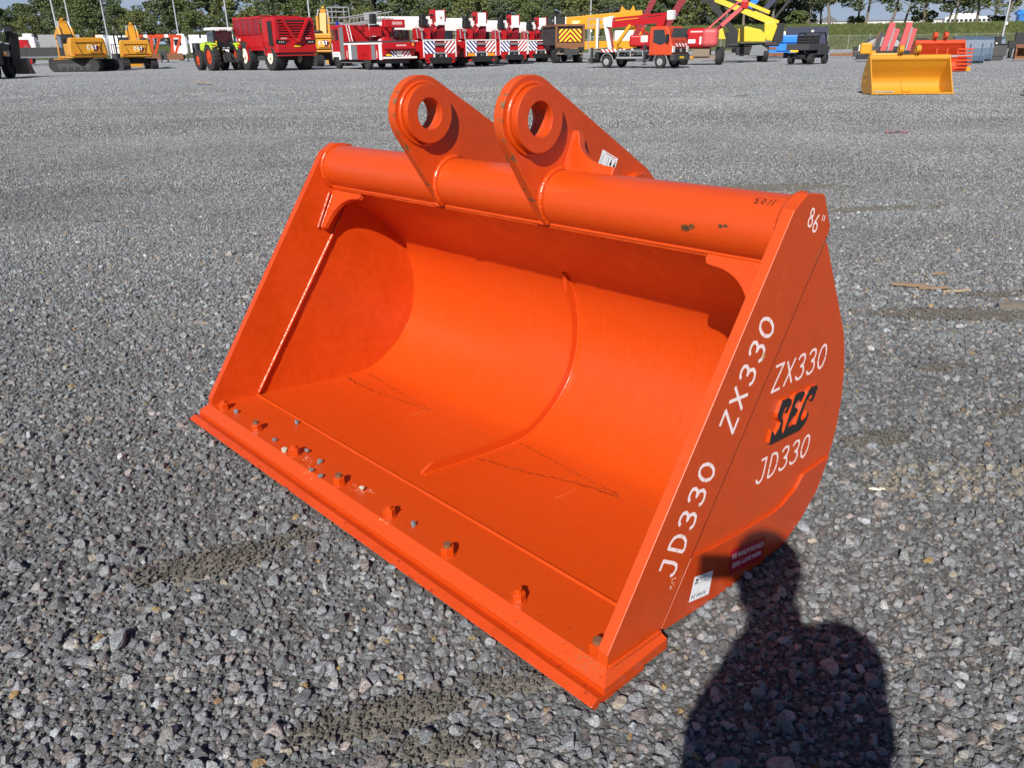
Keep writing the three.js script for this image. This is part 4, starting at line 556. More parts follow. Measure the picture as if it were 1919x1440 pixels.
// --- red root crop harvester
{
  const t = thing('beet_harvester', 'tall red root crop harvester with slatted rear grille and open mesh hopper', 'harvester', [-16.6, 0, -63], face(-16.6, 63, 27));
  const f = [[-1.5, 1.15], [-1.62, 1.9], [-1.6, 3.1], [-1.55, 3.42], [-1.4, 3.5], [1.4, 3.5], [1.55, 3.42], [1.6, 3.1], [1.62, 1.9], [1.5, 1.15]].reverse();
  part(t, 'engine_housing', M.red, exZ(f, .3, 2.2, .1)); const gr = part(t, 'grille', M.black, box(2.6, 1.1, .03, 0, 2.75, 2.205));
  for (let i = 0; i < 6; i++) { part(gr, 'slat', M.red, box(2.62, .07, .08, 0, 2.28 + i * .17, 2.235, -.35)); }
  part(t, 'grille_chevron', M.red, bar([-1.02, 3.4, 2.27], [-.06, 1.85, 2.3], .38, .14), bar([1.02, 3.4, 2.27], [.06, 1.85, 2.3], .38, .14), box(.5, .3, .16, 0, 1.86, 2.27)); part(t, 'warning_triangle', M.orange, exZ([[-.2, 1.86], [.2, 1.86], [0, 2.14]], 2.36, 2.38));
  for (const s of [-1, 1]) { const l = part(t, 'tail_lamp_cluster', M.black, exZ([[s * .75, 1.95], [s * .85, 1.72], [s * 1.55, 1.78], [s * 1.55, 2.06]].sort(() => 0), 2.19, 2.23)); part(l, 'lamp', M.lens, [1.0, 1.15, 1.3].map(x => box(.06, .06, .02, s * x, 1.88, 2.24))); }
  part(t, 'side_grille', M.black, box(.03, 1.6, .62, -1.63, 2.45, 1.6)); part(t, 'rear_bumper', M.red, rbox(3.1, .5, .5, .08, 0, 1.4, 2.05), box(2.9, .08, .4, 0, 1.0, 2.1)); part(t, 'bumper_gap', M.black, box(2.6, .14, .3, 0, 1.1, 2.08)); part(t, 'number_plate', M.plate, box(.5, .1, .02, 0, 1.6, 2.32));
  decal(t, 'maker_name', .6, .13, -.95, 2.12, 2.33, 0, (c, w, h) => { c.fillStyle = '#b3141c'; c.fillRect(0, 0, w, h); c.fillStyle = '#f1dede'; c.font = 'italic bold ' + h * .9 + 'px sans-serif'; c.fillText('VERVAET', 2, h * .84, w - 6); }); decal(t, 'model_name', .46, .16, .95, 2.12, 2.33, 0, (c, w, h) => { c.fillStyle = '#b3141c'; c.fillRect(0, 0, w, h); c.fillStyle = '#f1dede'; c.font = 'bold ' + h * .95 + 'px sans-serif'; c.fillText('Q', 2, h * .85); c.fillRect(h, h * .4, w * .5, h * .18); });
  for (const s of [-1, 1]) { wheel(t, s * 1.15, .95, .9, .95, .8, M.cream, s, 22); wheel(t, s * 1.2, 1.0, -3.2, 1.0, .75, M.cream, s, 22); }
  const hop = part(t, 'hopper', M.red, box(3.0, .9, 4.3, 0, 2.0, -2.1), box(.08, .12, 4.6, -1.55, 3.55, -2.1), box(.08, .12, 4.6, 1.55, 3.55, -2.1), [-4.3, -3.2, -2.2, -1.2, -.1].flatMap(z => [box(.09, 1.2, .09, -1.55, 2.98, z), box(.09, 1.2, .09, 1.55, 2.98, z)]), box(3.1, .1, .1, 0, 3.6, .2), box(3.1, .1, .1, 0, 3.6, -4.3)); part(hop, 'mesh_panel', M.maroon, [-3.75, -2.7, -1.7, -.65].flatMap(z => [box(.02, 1.05, .9, -1.55, 2.95, z), box(.02, 1.05, .9, 1.55, 2.95, z)]));
  part(t, 'side_frame', M.red, box(.3, .3, 4.5, -1.3, 1.5, -2), box(.12, 1.1, .12, -1.6, 1.2, -2.4), bar([-1.6, 1.7, .1], [-1.5, 1.0, .5], .12)); part(t, 'belly', M.dark, box(2.0, .8, 4.5, 0, 1.05, -1.6)); part(t, 'front_arm', M.red, bar([-1.6, 1.6, -3.5], [-1.75, 1.7, -4.6], .2), bar([-1.75, 1.7, -4.6], [-1.75, .7, -4.9], .16));
  decal(t, 'side_badge', .42, .26, -1.6, 2.1, -3.6, -HALF, (c, w, h) => { c.fillStyle = '#b3141c'; c.fillRect(0, 0, w, h); c.fillStyle = '#eadada'; c.fillRect(w * .1, h * .2, w * .8, h * .6); });
}
// --- turntable ladder fire engine
{
  const t = thing('ladder_fire_engine', 'red and white turntable ladder fire engine with grey roller shutters and lattice ladder on top', 'fire engine', [-9.9, 0, -62.2], face(-9.9, 62.2, 27));
  const L = 8.4, z0 = 4.2;
  part(t, 'body', M.red, box(2.5, 1.0, 6.4, 0, 1.15, .8), box(2.5, 1.9, .5, 0, 2.0, -2.2)); part(t, 'cab', M.red, rbox(2.5, 2.1, 1.7, .12, 0, 1.95, -3.3)); part(t, 'cab_window', M.glass, box(.02, .75, .5, -1.26, 2.35, -3.7), box(.02, .75, .42, -1.26, 2.35, -3.05), box(2.2, .8, .02, 0, 2.35, -4.16)); part(t, 'white_band', M.white, box(2.54, .1, 6.4, 0, 1.7, .8), box(2.54, .35, 1.5, 0, 1.0, -3.5)); part(t, 'tall_locker_shutter', M.grey, box(.04, 2.2, .62, -1.262, 1.75, -2.25));
  for (const [z, w] of [[-.3, .9], [2.7, .55]]) part(t, 'locker_shutter', M.grey, box(.04, .95, w, -1.262, 1.14, z)); part(t, 'white_panel', M.white, box(.03, 1.0, .4, -1.262, 1.15, -1.0), box(.03, 1.0, .4, -1.262, 1.15, 3.75)); part(t, 'red_door', M.red, box(.03, .95, .3, -1.27, 1.15, -1.45), box(.03, .95, .3, -1.27, 1.15, 3.25)); part(t, 'marker_stripe', M.white, box(.02, .5, .06, -1.29, 1.0, -1.45), box(.02, .5, .06, -1.29, 1.0, 3.25));
  for (const [i, z] of [-3.4, 1.5].entries()) for (const s of [-1, 1]) { wheel(t, s * 1.08, .5, z, .5, .32, M.dark, s); part(t, 'wheel_arch', i ? M.red : M.white, exX([[z - .75, .62], [z - .55, 1.15], [z + .55, 1.15], [z + .75, .62], [z + .6, .62], [z + .45, 1.0], [z - .45, 1.0], [z - .6, .62]], s * 1.27 - .03, s * 1.27 + .03)); }
  part(t, 'chassis', M.dark, box(1.6, .3, 8, 0, .55, 0)); part(t, 'step_bar', M.steel, box(.06, .06, 3.6, -1.2, .45, -.9));
  part(t, 'rear_panel', M.red, box(2.45, .8, .1, 0, 1.35, 4.05)); part(t, 'rear_bumper', M.white, box(2.55, .12, .25, 0, .78, 4.2)); part(t, 'rear_shelf', M.red, box(2.3, .12, .4, 0, 1.4, 4.25)); part(t, 'rear_locker', M.grey, box(.05, .8, .5, 1.27, 1.5, 3.8));
  decal(t, 'blue_stripes', .45, .34, -.45, 1.02, 4.11, 0, stripes('#f3f3f5', '#1d2f7a', 1, 3)); decal(t, 'red_stripes', .7, .34, .55, 1.02, 4.11, 0, stripes('#f3f3f5', '#a8141c', -1, 4)); part(t, 'rear_plate', M.white, box(.4, .3, .02, 0, 1.05, 4.12)); part(t, 'number_plate', M.plate, box(.45, .12, .02, -.8, .95, 4.12)); decal(t, 'rear_lettering', .8, .13, 0, 1.55, 4.46, 0, (c, w, h) => { c.fillStyle = '#a8141c'; c.fillRect(0, 0, w, h); c.fillStyle = '#f0e6e6'; c.font = 'bold ' + h + 'px sans-serif'; c.fillText('BRANDWEER', 2, h * .86, w - 4); });
  for (const s of [-1, 1]) part(t, 'tail_lamp', M.lampRed, box(.28, .12, .08, s * .98, 1.18, 4.15)); part(t, 'indicator', M.lampAmber, box(.12, .16, .08, .95, 1.6, 4.42));
  part(t, 'deck', M.dark, box(2.4, .12, 6, 0, 1.8, .8)); part(t, 'turntable', M.red, cyl(.9, .8, .3, 0, 1.98, 1.7), box(.9, .6, .8, -.85, 2.45, 2.1), rbox(1.6, .52, .5, .06, .35, 2.95, 2.9), box(1.1, .9, .9, .3, 2.4, 1.6)); part(t, 'ladder_ram', M.steel, rod([.5, 2.1, 2.0], [.45, 2.8, 2.8], .08)); decal(t, 'turntable_sign', .8, .22, .5, 2.97, 3.16, 0, (c, w, h) => { c.fillStyle = '#b3141c'; c.fillRect(0, 0, w, h); c.strokeStyle = '#eee'; c.lineWidth = 5; c.strokeRect(6, 6, w - 12, h - 12); c.fillStyle = '#eee'; c.font = 'italic bold ' + h * .6 + 'px sans-serif'; c.fillText('BRANDWEER', 14, h * .7, w - 26); });
  part(t, 'operator_seat', M.black, rbox(.45, .9, .35, .1, -.75, 3.15, 2.0), box(.5, .12, .45, -.75, 2.85, 2.2)); part(t, 'seat_rail', M.zinc, rod([-1.25, 2.1, 2.4], [-1.3, 2.9, 2.4], .03), rod([-1.3, 2.9, 2.4], [-.9, 2.9, 2.6], .03), rod([-1.3, 2.15, 2.4], [-.9, 2.15, 2.6], .03));
  const lad = part(t, 'ladder', M.zinc, [-.45, .45].flatMap(x => [bar([x, 2.95, -4.4], [x, 3.25, 2.7], .08, .1), bar([x, 3.5, -4.0], [x, 3.72, 2.7], .06, .06), ...Array.from({ length: 11 }, (_, i) => { const z = -4.2 + i * .62; return bar([x, 2.97 + (z + 4.4) * .042, z], [x, 3.5 + (z + 4) * .033, z + (i % 2 ? .4 : .1)], .035); })]), Array.from({ length: 20 }, (_, i) => box(.9, .04, .04, 0, 3.02 + i * .0145, -4.3 + i * .35))); part(lad, 'ladder_fairing', M.mid, box(.06, .5, 2.0, -.5, 3.48, 1.2)); part(lad, 'rescue_cage', M.zinc, [-.7, .7].flatMap(x => [-5.6, -4.7].map(z => box(.05, 1.1, .05, x, 3.75, z))), [3.2, 3.6, 4.0, 4.3].flatMap(y => [box(1.45, .05, .05, 0, y, -5.6), box(1.45, .05, .05, 0, y, -4.7), box(.05, .05, .95, -.7, y, -5.15), box(.05, .05, .95, .7, y, -5.15)]), bar([0, 3.2, -4.8], [0, 2.95, -4.3], .3, .1));
  part(t, 'access_ladder', M.zinc, rod([-1.25, 1.85, -.9], [-1.2, 2.95, -1.4], .03), rod([-1.25, 1.85, -.45], [-1.2, 2.95, -.95], .03), [0, 1, 2, 3].map(i => rod([-1.24, 2.05 + i * .25, -.98 - i * .11], [-1.24, 2.05 + i * .25, -.55 - i * .11], .02))); part(t, 'blue_beacon', M.blueLamp, cyl(.13, .12, .24, -.95, 3.12, -3.4), cyl(.13, .12, .24, .95, 3.12, -3.4));
  part(t, 'splash_flap', M.white, box(.02, .8, .16, -1.275, 1.35, -4.02));
}
// --- hydraulic platform fire engines, one beside the other
{
  const build = (x, d, deg, label, opt) => {
    const th = face(x, d, deg), t = thing('platform_fire_engine', label, 'fire engine', [x - 3.85 * Math.sin(th), 0, -d - 3.85 * Math.cos(th)], th, 'red hydraulic platform fire engines parked side by side');
    part(t, 'body', M.red, box(2.5, 1.15, 7.6, 0, 1.25, 0)); part(t, 'chassis', M.black, box(1.7, .4, 8.4, 0, .55, -.2)); part(t, 'cab', M.red, rbox(2.5, 1.7, 1.8, .12, 0, 2.0, -4.6)); part(t, 'cab_window', M.glass, box(.02, .7, .6, -1.26, 2.35, -4.7), box(2.2, .7, .02, 0, 2.35, -3.69));
    for (const z of [-4.2, 1.2, 2.5]) for (const s of [-1, 1]) wheel(t, s * 1.05, .5, z, .5, .4, M.dark, s);
    part(t, 'rear_frame', M.white, box(2.56, .07, .1, 0, 1.86, 3.85), box(.05, 1.1, .08, -1.26, 1.3, 3.85), box(.05, 1.1, .08, 1.26, 1.3, 3.85)); decal(t, 'blue_stripes', .82, .8, -.8, 1.4, 3.86, 0, stripes('#f4f4f6', '#1b2c74', 1, 4)); decal(t, 'red_stripes', .82, .8, .8, 1.4, 3.86, 0, stripes('#f4f4f6', '#a3121a', -1, 4));
    part(t, 'rear_steps', M.grey, box(.74, .16, .12, 0, 1.6, 3.88), box(.74, .13, .12, 0, 1.02, 3.88)); part(t, 'tow_recess', M.black, box(.78, .36, .05, 0, .78, 3.86)); part(t, 'tow_hook', M.steel, T(new THREE.TorusGeometry(.09, .03, 6, 12), .05, .78, 3.92)); part(t, 'white_marker', M.white, box(.1, .36, .06, -.47, .8, 3.87), box(.1, .36, .06, .47, .8, 3.87)); if (opt.amber) part(t, 'amber_reflector', M.lampAmber, box(.55, .2, .05, -.85, .85, 3.87), box(.55, .2, .05, .85, .85, 3.87)); else part(t, 'rear_corner', M.red, box(.6, .4, .05, -.88, .78, 3.86), box(.6, .4, .05, .88, .78, 3.86));
    part(t, 'rear_bumper', M.black, box(2.3, .14, .2, 0, .46, 3.8)); part(t, 'tail_lamp', M.lampRed, box(.3, .12, .06, -.95, .46, 3.93), box(.3, .12, .06, .95, .46, 3.93)); part(t, 'number_plate', opt.white ? M.white : M.plate, box(.46, .11, .03, 0, .46, 3.93));
    part(t, 'outrigger', M.red, box(.3, .75, .4, -1.42, 1.5, 2.9), box(.3, .75, .4, 1.42, 1.5, 2.9)); part(t, 'outrigger_marker', M.white, box(.24, .06, .3, -1.44, 1.82, 3.0), box(.24, .06, .3, 1.44, 1.55, 3.0));
    part(t, 'turret', M.red, cyl(1.0, .85, .4, 0, 2.05, 1.6), box(.95, .7, .9, -.75, 2.3, 2.6)); part(t, 'turret_cheek', M.maroon, exX([[.6, 1.9], [2.7, 1.9], [2.9, 2.5], [2.4, 3.2], [1.0, 3.3]], .0, 1.0, .04)); part(t, 'operator_seat', M.black, rbox(.5, .55, .5, .08, -.55, 2.98, 2.5), rbox(.45, .35, .4, .1, -.5, 3.4, 2.35));
    part(t, 'hose_guard', M.rubber, T(new THREE.TorusGeometry(.62, .075, 8, 20, 3.0), -.1, 2.85, 2.9, 0, .25, -1.35)); part(t, 'hose_drum', M.red, T(new THREE.TorusGeometry(.46, .1, 8, 18, 3.0), -.1, 2.85, 2.92, 0, .25, -1.35)); part(t, 'drum_disc', M.white, cyl(.13, .13, .1, .25, 2.9, 2.98, HALF, 0, 0));
    const b = part(t, 'boom', M.white, bar([.25, 3.1, 2.6], [-.05, 3.42, -7.2], .5, .62), bar([-.5, 2.75, 1.6], [-.6, 3.0, -7.0], .35, .4)); part(b, 'boom_head', M.white, rbox(.72, .95, .7, .06, .62, 3.3, 2.6)); part(b, 'head_side', M.red, rbox(.14, 1.0, .8, .05, .2, 3.35, 2.55), rbox(.14, .8, .7, .05, 1.05, 3.45, 2.5), box(.5, .7, .5, 1.1, 2.9, 1.9)); if (opt.crest) decal(t, 'crest', .3, .32, .66, 3.3, 2.97, 0, (c, w, h) => { c.fillStyle = '#f2f2f0'; c.fillRect(0, 0, w, h); c.fillStyle = '#7d2b2b'; c.font = 'bold ' + h * .8 + 'px serif'; c.beginPath(); c.ellipse(w / 2, h / 2, w * .22, h * .22, 0, 0, 7); c.fill(); for (let i = 0; i < 8; i++) { c.save(); c.translate(w / 2, h / 2); c.rotate(i * Math.PI / 4); c.fillRect(-w * .04, h * .22, w * .08, h * .16); c.restore(); } }, 96);
    part(t, 'cage', M.zinc, [-.8, .8].flatMap(x => [-8, -7.1].map(z => box(.05, 1.0, .05, x, 2.6, z))), [2.15, 2.6, 3.05].flatMap(y => [box(1.6, .05, .05, 0, y, -8), box(1.6, .05, .05, 0, y, -7.1)])); part(t, 'lamp_arm', M.mid, bar([-1.05, 1.9, 3.3], [-1.1, 2.5, 3.3], .08), box(.24, .14, .2, -1.1, 2.55, 3.3), bar([-1.35, 2.0, 3.2], [-1.35, 2.75, 3.0], .05)); return t;
  };
  build(-4.75, 60, 27, 'red platform fire engine with a dark crest on its white boom head', { crest: true, white: true });
  build(-2.0, 65, 27, 'red platform fire engine with orange reflectors low on its striped back', { amber: true });
  build(.55, 72, 26, 'red platform fire engine with a white number plate and no crest', { white: true });
  build(3.1, 79, 25, 'red platform fire engine with plain back, beside the rusty tipper truck', {});
}
// --- yellow crane, rusty chevron truck
{
  const t = thing('mobile_crane', 'orange yellow telescopic mobile crane with its long boom lowered behind the rusty truck', 'crane', [9.0, 0, -92], 0);
  part(t, 'boom', M.amber, exZ([[-2.8, 2.9], [4.6, 3.15], [5.6, 4.0], [5.4, 4.75], [1.8, 4.5], [-2.8, 4.15]].reverse(), -1.2, -.2, .05), exZ([[3.0, 4.4], [3.3, 5.2], [3.7, 4.8], [4.2, 4.75], [4.5, 5.25], [4.8, 4.6]].reverse(), -.9, -.5)); part(t, 'boom_sleeve', M.black, box(1.2, 1.45, 1.1, -3.4, 3.5, -.7), box(.5, 1.3, 1.05, -4.4, 3.45, -.7)); part(t, 'sleeve_band', M.white, box(.09, 1.5, 1.14, -3.85, 3.5, -.7), box(.09, 1.4, 1.14, -2.72, 3.52, -.7)); part(t, 'cable', M.black, bar([-4.6, 4.35, -.7], [5.2, 5.1, -.7], .12));
  decal(t, 'boom_lettering', 1.0, .45, -1.6, 3.65, -.19, 0, (c, w, h) => { c.fillStyle = '#dfa214'; c.fillRect(0, 0, w, h); c.fillStyle = '#f4ead0'; c.fillRect(w * .1, h * .2, w * .75, h * .24); c.fillRect(w * .1, h * .6, w * .6, h * .16); }); part(t, 'carrier', M.amber, box(11, .8, 2.5, 0, 1.4, -1)); part(t, 'counterweight', M.white, rbox(2.0, 1.2, 2.2, .1, 3.6, 2.2, -1)); for (const x of [-4, -2.4, 1.5, 3.1, 4.7]) for (const z of [.05, -2.05]) { const g = new THREE.Group(); g.name = 'axle_end'; g.rotation.y = HALF; g.position.set(x, 0, z); t.add(g); wheel(g, 0, .6, 0, .6, .4, M.dark, 1); } part(t, 'cab', M.amber, rbox(1.4, 1.6, 1.2, .1, 5.0, 2.5, -1.2)); part(t, 'winch', M.black, cyl(.45, .45, 1, 5.9, 4.3, -.7, HALF));
  const c = thing('tipper_truck', 'rusty brown tipper truck with red and yellow chevron board on its tailgate', 'truck', [4.9, 0, -77], face(4.9, 77, 14));
  part(c, 'tailgate', M.rust, box(2.5, .16, .14, 0, 3.0, 3), box(.16, 1.9, .14, -1.22, 2.1, 3), box(.16, 1.9, .14, 1.22, 2.1, 3), box(2.5, .45, .1, 0, 1.4, 3)); decal(c, 'chevron_board', 2.0, 1.0, 0, 2.2, 3.06, 0, (k, w, h) => { k.fillStyle = '#8c1418'; k.fillRect(0, 0, w, h); k.fillStyle = '#e9cf3a'; for (let i = -1; i < 5; i++) { const o = i * w * .2; k.beginPath(); k.moveTo(w / 2 - o - w * .1, h); k.lineTo(w / 2, h - (w * .1 + o) * 1.0 - 0); k.lineTo(w / 2 + o + w * .1, h); k.lineTo(w / 2 + o, h); k.lineTo(w / 2, h - o); k.lineTo(w / 2 - o, h); k.fill(); } k.fillRect(0, 0, w, h * .0); }); part(c, 'tipper_body', M.dark, box(2.45, 1.5, 5.2, 0, 2.2, .3), box(.1, .12, 5.2, -1.26, 2.95, .3)); part(c, 'side_rail', M.rust, box(.14, .16, 5.2, -1.25, 3.0, .3)); part(c, 'chassis', M.dark, box(1.2, .5, 7, 0, .9, 0)); part(c, 'rear_beam', M.mud, box(2.4, .12, .2, 0, .75, 3.05), bar([-.9, 1.2, 3], [-1.05, .8, 3.1], .14), bar([.9, 1.2, 3], [.7, .8, 3.1], .12)); part(c, 'cab', M.dark, rbox(2.4, 2, 1.8, .1, 0, 2, -3.6)); for (const z of [-3, 1.4, 2.4]) for (const s of [-1, 1]) wheel(c, s * 1.0, .52, z, .52, .42, M.dark, s); part(c, 'lamp_box', M.black, box(.5, .3, .3, -1.0, 1.1, 3.0), box(.5, .3, .3, 1.0, 1.1, 3.0));
}
// --- orange truck with a folded work platform
{
  const t = thing('lift_truck', 'small orange red lorry carrying a folded red and white boom lift', 'truck', [8.6, 0, -55.5], Math.PI + .84);
  // forward is local -z
  const cab = part(t, 'cab', M.orange, exX([[-3.0, .75], [-3.05, 1.25], [-2.95, 1.5], [-2.72, 2.25], [-2.5, 2.42], [-1.5, 2.42], [-1.38, 2.3], [-1.35, .75]], -.98, .98, .06)); part(cab, 'windscreen', M.glass, box(1.75, .82, .02, 0, 1.9, -2.9, -.27)); for (const s of [-1, 1]) { part(cab, 'side_window', M.glass, exX([[-2.62, 1.5], [-2.4, 2.22], [-1.65, 2.22], [-1.65, 1.5], [-2.2, 1.35]], s * .985 - .01, s * .985 + .01)); part(t, 'mirror', M.black, box(.14, .42, .16, s * 1.12, 1.75, -2.75)); part(t, 'headlamp', M.lens, box(.24, .36, .1, s * .82, 1.1, -3.04)); part(t, 'door_line', M.maroon, box(.012, 1.45, .012, s * .986, 1.45, -1.6)); }
  part(t, 'grille', M.black, box(1.3, .22, .06, 0, 1.02, -3.06)); part(t, 'badge', M.zinc, T(new THREE.TorusGeometry(.09, .018, 6, 14), 0, 1.02, -3.1)); part(t, 'front_bumper', M.dark, rbox(1.96, .4, .3, .06, 0, .62, -3.05)); part(t, 'number_plate', M.plate, box(.5, .12, .02, .0, .62, -3.21)); decal(t, 'warning_stripes', 1.4, .2, 0, 1.34, -3.09, Math.PI, stripes('#f1efec', '#c02a1a', 1, 6)); part(t, 'wiper', M.black, box(.5, .025, .03, -.35, 1.58, -3.02, 0, 0, .2), box(.5, .025, .03, .4, 1.58, -3.02, 0, 0, .2));
  for (const z of [-2.2, 1.9]) for (const s of [-1, 1]) { wheel(t, s * .86, .38, z, .38, .26, M.mid, s); part(t, 'mudguard', M.grey, T(new THREE.TorusGeometry(.48, .05, 6, 14, Math.PI).rotateY(HALF), s * .9, .4, z)); }
  part(t, 'chassis', M.dark, box(.9, .25, 5.6, 0, .62, .4)); const bed = part(t, 'deck', M.grey, box(2.0, .1, 4.2, 0, 1.02, .85)); part(bed, 'side_rail', M.mid, ...[-1, 1].flatMap(s => [box(.06, .1, 2.2, s * 1.0, .62, 0), ...[-1, 0, 1].map(k => box(.06, .42, .06, s * 1.0, .8, k * .95))])); for (const s of [-1, 1]) decal(t, 'deck_stripes', 1.2, .18, s * 1.012, 1.05, 1.7, s * HALF, stripes('#f1efec', '#b02a20', 1, 6)); part(t, 'tool_chest', M.black, box(.6, .42, .7, 0, .68, 3.0), box(1.9, .42, .3, 0, .7, 2.7)); part(t, 'stabiliser', M.dark, ...[-1, 1].flatMap(s => [box(.14, 1.1, .14, s * .96, .85, -1.05), box(.14, 1.0, .14, s * .96, .75, 3.1), box(.24, .05, .24, s * .96, .22, -1.05)])); part(t, 'rear_step', M.steel, box(1.9, .06, .9, 0, .72, 3.6), box(1.7, .3, .06, 0, .42, 3.5)); part(t, 'control_box', M.cream, box(.06, .38, .5, 1.0, 1.72, -1.0), box(.06, .38, .5, -1.0, 1.72, -1.0));
  part(t, 'turret', M.red, exX([[-1.2, 1.05], [-.2, 1.05], [-1.35, 2.6], [-1.7, 3.2], [-2.1, 3.2], [-1.8, 2.5]], -.2, .2, .04)); part(t, 'lower_boom', M.red, bar([.0, 2.85, -1.8], [.0, 2.62, 2.1], .34, .4)); part(t, 'upper_boom', M.red, bar([0, 3.16, -1.9], [0, 2.96, 2.2], .2, .12)); part(t, 'boom_elbow', M.white, rbox(.42, .55, .42, .06, 0, 3.05, -2.25), box(.4, .5, .5, 0, 2.75, 2.35)); part(t, 'jib', M.white, bar([0, 2.95, 2.8], [0, 1.15, 2.25], .22, .22), bar([0, 3.05, 2.1], [0, 2.95, 2.85], .2, .2)); part(t, 'jib_ram', M.maroon, rod([.1, 2.5, 2.35], [.1, 1.2, 2.0], .07)); part(t, 'boom_ram', M.red, rod([.15, 2.4, .2], [.1, 1.9, -1.0], .06)); part(t, 'prop', M.amber, bar([.3, 2.55, .55], [.45, 1.5, 1.4], .2), bar([.45, 1.5, 1.5], [.45, 1.1, 1.5], .24)); part(t, 'basket', M.zinc, [-.6, .6].flatMap(x => [2.9, 3.7].map(z => box(.05, 1.9, .05, x, 2.1, z))), [1.2, 1.9, 2.6, 3.0].flatMap(y => [box(1.2, .05, .05, 0, y, 2.9), box(1.2, .05, .05, 0, y, 3.7), box(.05, .05, .8, -.6, y, 3.3), box(.05, .05, .8, .6, y, 3.3)])); part(t, 'basket_panel', M.white, box(.04, 1.8, .14, .62, 2.1, 2.95)); part(t, 'basket_post', M.amber, box(.12, 1.5, .12, .55, 2.0, 3.1));
}
// --- boom lifts
function lifter(name, label, x, d, turn, hood, hoodM, armM, armPts, opts = {}) {
  const t = thing(name, label, 'boom lift', [x, 0, -d], turn, 'self propelled boom lifts'); const r = opts.r ?? .5, wb = opts.wb ?? 1.3, tr = opts.track ?? 1.0;
  for (const sx of [-1, 1]) for (const sz of [-1, 1]) wheel(t, sx * tr, r, sz * wb, r, .4, opts.rim ?? M.mud, sx, 14);
  part(t, 'axle', opts.axle ?? M.mud, box(2 * tr - .4, .26, .34, 0, r, wb), box(2 * tr - .4, .26, .34, 0, r, -wb)); part(t, 'chassis', opts.chassis ?? M.dark, box(1.2, .5, 2 * wb + .6, 0, r + .3, 0), cyl(.6, .6, .25, 0, r + .62, 0)); part(t, 'hood', hoodM, hood); if (opts.hood2) part(t, 'side_cover', opts.hood2[0], opts.hood2[1]);
  armPts.forEach(([a, b, w, h, m, n]) => part(t, n ?? 'arm', m ?? armM, bar(a, b, w, h))); if (opts.extra) opts.extra(t); return t;
}
// local frame: x to the viewer's right, z to the viewer
lifter('boom_lift', 'red articulated boom lift with big rounded red engine cover behind the orange lorry', 14.2, 62, -.28, [rbox(1.9, 1.35, 1.6, .35, -.2, 1.75, .5)], M.red, M.maroon,
  [[[.4, 1.9, -.3], [2.7, 3.8, -.6], .3, .3, M.maroon, 'lower_boom'], [[.1, 2.2, .1], [2.3, 4.1, -.1], .15, .13, M.rose, 'link_arm'], [[2.7, 3.9, -.6], [2.3, 8.5, -.8], .32, .34, M.red, 'upper_boom'], [[1.2, 2.55, -.1], [2.5, 3.7, -.1], .18, .28, M.rose, 'boom_ram']],
  { track: 1.25, wb: 1.0, axle: M.mud, chassis: M.mud, hood2: [M.rose, rbox(1.15, 1.25, 1.2, .3, .55, 1.78, .9)], extra: t => { part(t, 'knuckle', M.red, rbox(.5, .55, .6, .08, 2.7, 3.9, -.4)); part(t, 'warning_label', M.white, box(.5, .25, .02, -.7, 1.55, 1.31), box(.12, .5, .02, -.1, 1.6, 1.31)); part(t, 'axle_lock', M.amber, box(.2, .2, .06, -.6, .5, 1.2, 0, 0, .4)); } });
lifter('boom_lift', 'dark red boom lift whose long boom rises steeply behind the orange lorry', 12.4, 78, -.3, [rbox(1.8, 1.0, 1.8, .2, -.2, 1.7, .2)], M.red, M.maroon,
  [[[-.8, 2.0, 0], [1.6, 6.8, -.4], .42, .5, M.maroon, 'boom'], [[1.6, 2.2, 0], [4.6, 7.2, -.5], .5, .6, M.maroon, 'second_boom'], [[-.2, 1.9, .3], [.2, 3.4, .2], .14, .14, M.red, 'ram']], { extra: t => part(t, 'boom_marker', M.red, box(.4, .5, .3, -.3, 3.4, .1), box(.4, .5, .3, 1.1, 5.6, .0)) });
lifter('boom_lift', 'large yellow boom lift with black arms and a battered sloping yellow boom', 19.0, 69, -.14, [exZ([[-.5, 1.5], [1.6, 1.45], [1.7, 1.9], [1.2, 2.35], [.1, 2.6], [-.5, 2.45]].reverse(), .3, 1.2, .06)], M.lemon, M.lemon,
  [[[-2.5, 4.75, -.2], [2.6, 2.75, .1], .42, .5, M.lemon, 'boom'], [[-2.6, 5.35, -.1], [1.9, 3.6, -.1], .34, .26, M.lemon, 'fly_boom'], [[-2.5, 5.05, .05], [2.0, 3.2, .05], .3, .12, M.black, 'boom_slot'], [[-3.2, 4.9, .3], [-.2, 1.6, .35], .34, .42, M.black, 'tower_arm'], [[-3.1, 5.6, .2], [-3.0, 4.4, .2], .6, 1.0, M.black, 'tower_head'], [[-1.9, 2.5, .5], [-.8, 1.3, .5], .14, .14, M.black, 'ram']],
  { r: .56, wb: 1.2, track: 1.7, chassis: M.black, axle: M.grey, rim: M.dark, hood2: [M.black, [box(.8, 1.2, .8, -.9, 1.6, .4), box(.7, 1.4, .8, 2.7, 2.1, .3), rbox(4.0, .24, 1.1, .1, .8, 1.25, .3)]], extra: t => { part(t, 'axle_cover', M.grey, exZ([[.4, .45], [1.7, .45], [1.9, .85], [1.3, 1.25], [.6, 1.2]].reverse(), 1.3, 1.7, .04)); part(t, 'yellow_guard', M.lemon, exZ([[-2.1, 1.7], [-1.4, 1.7], [-1.7, 2.5], [-2.0, 2.4]].reverse(), .3, .7, .04)); part(t, 'boom_side', M.lemon, exZ([[1.6, 1.6], [2.2, 1.5], [2.5, 2.6], [2.2, 3.0], [1.5, 2.8]].reverse(), .4, .8, .06)); } });
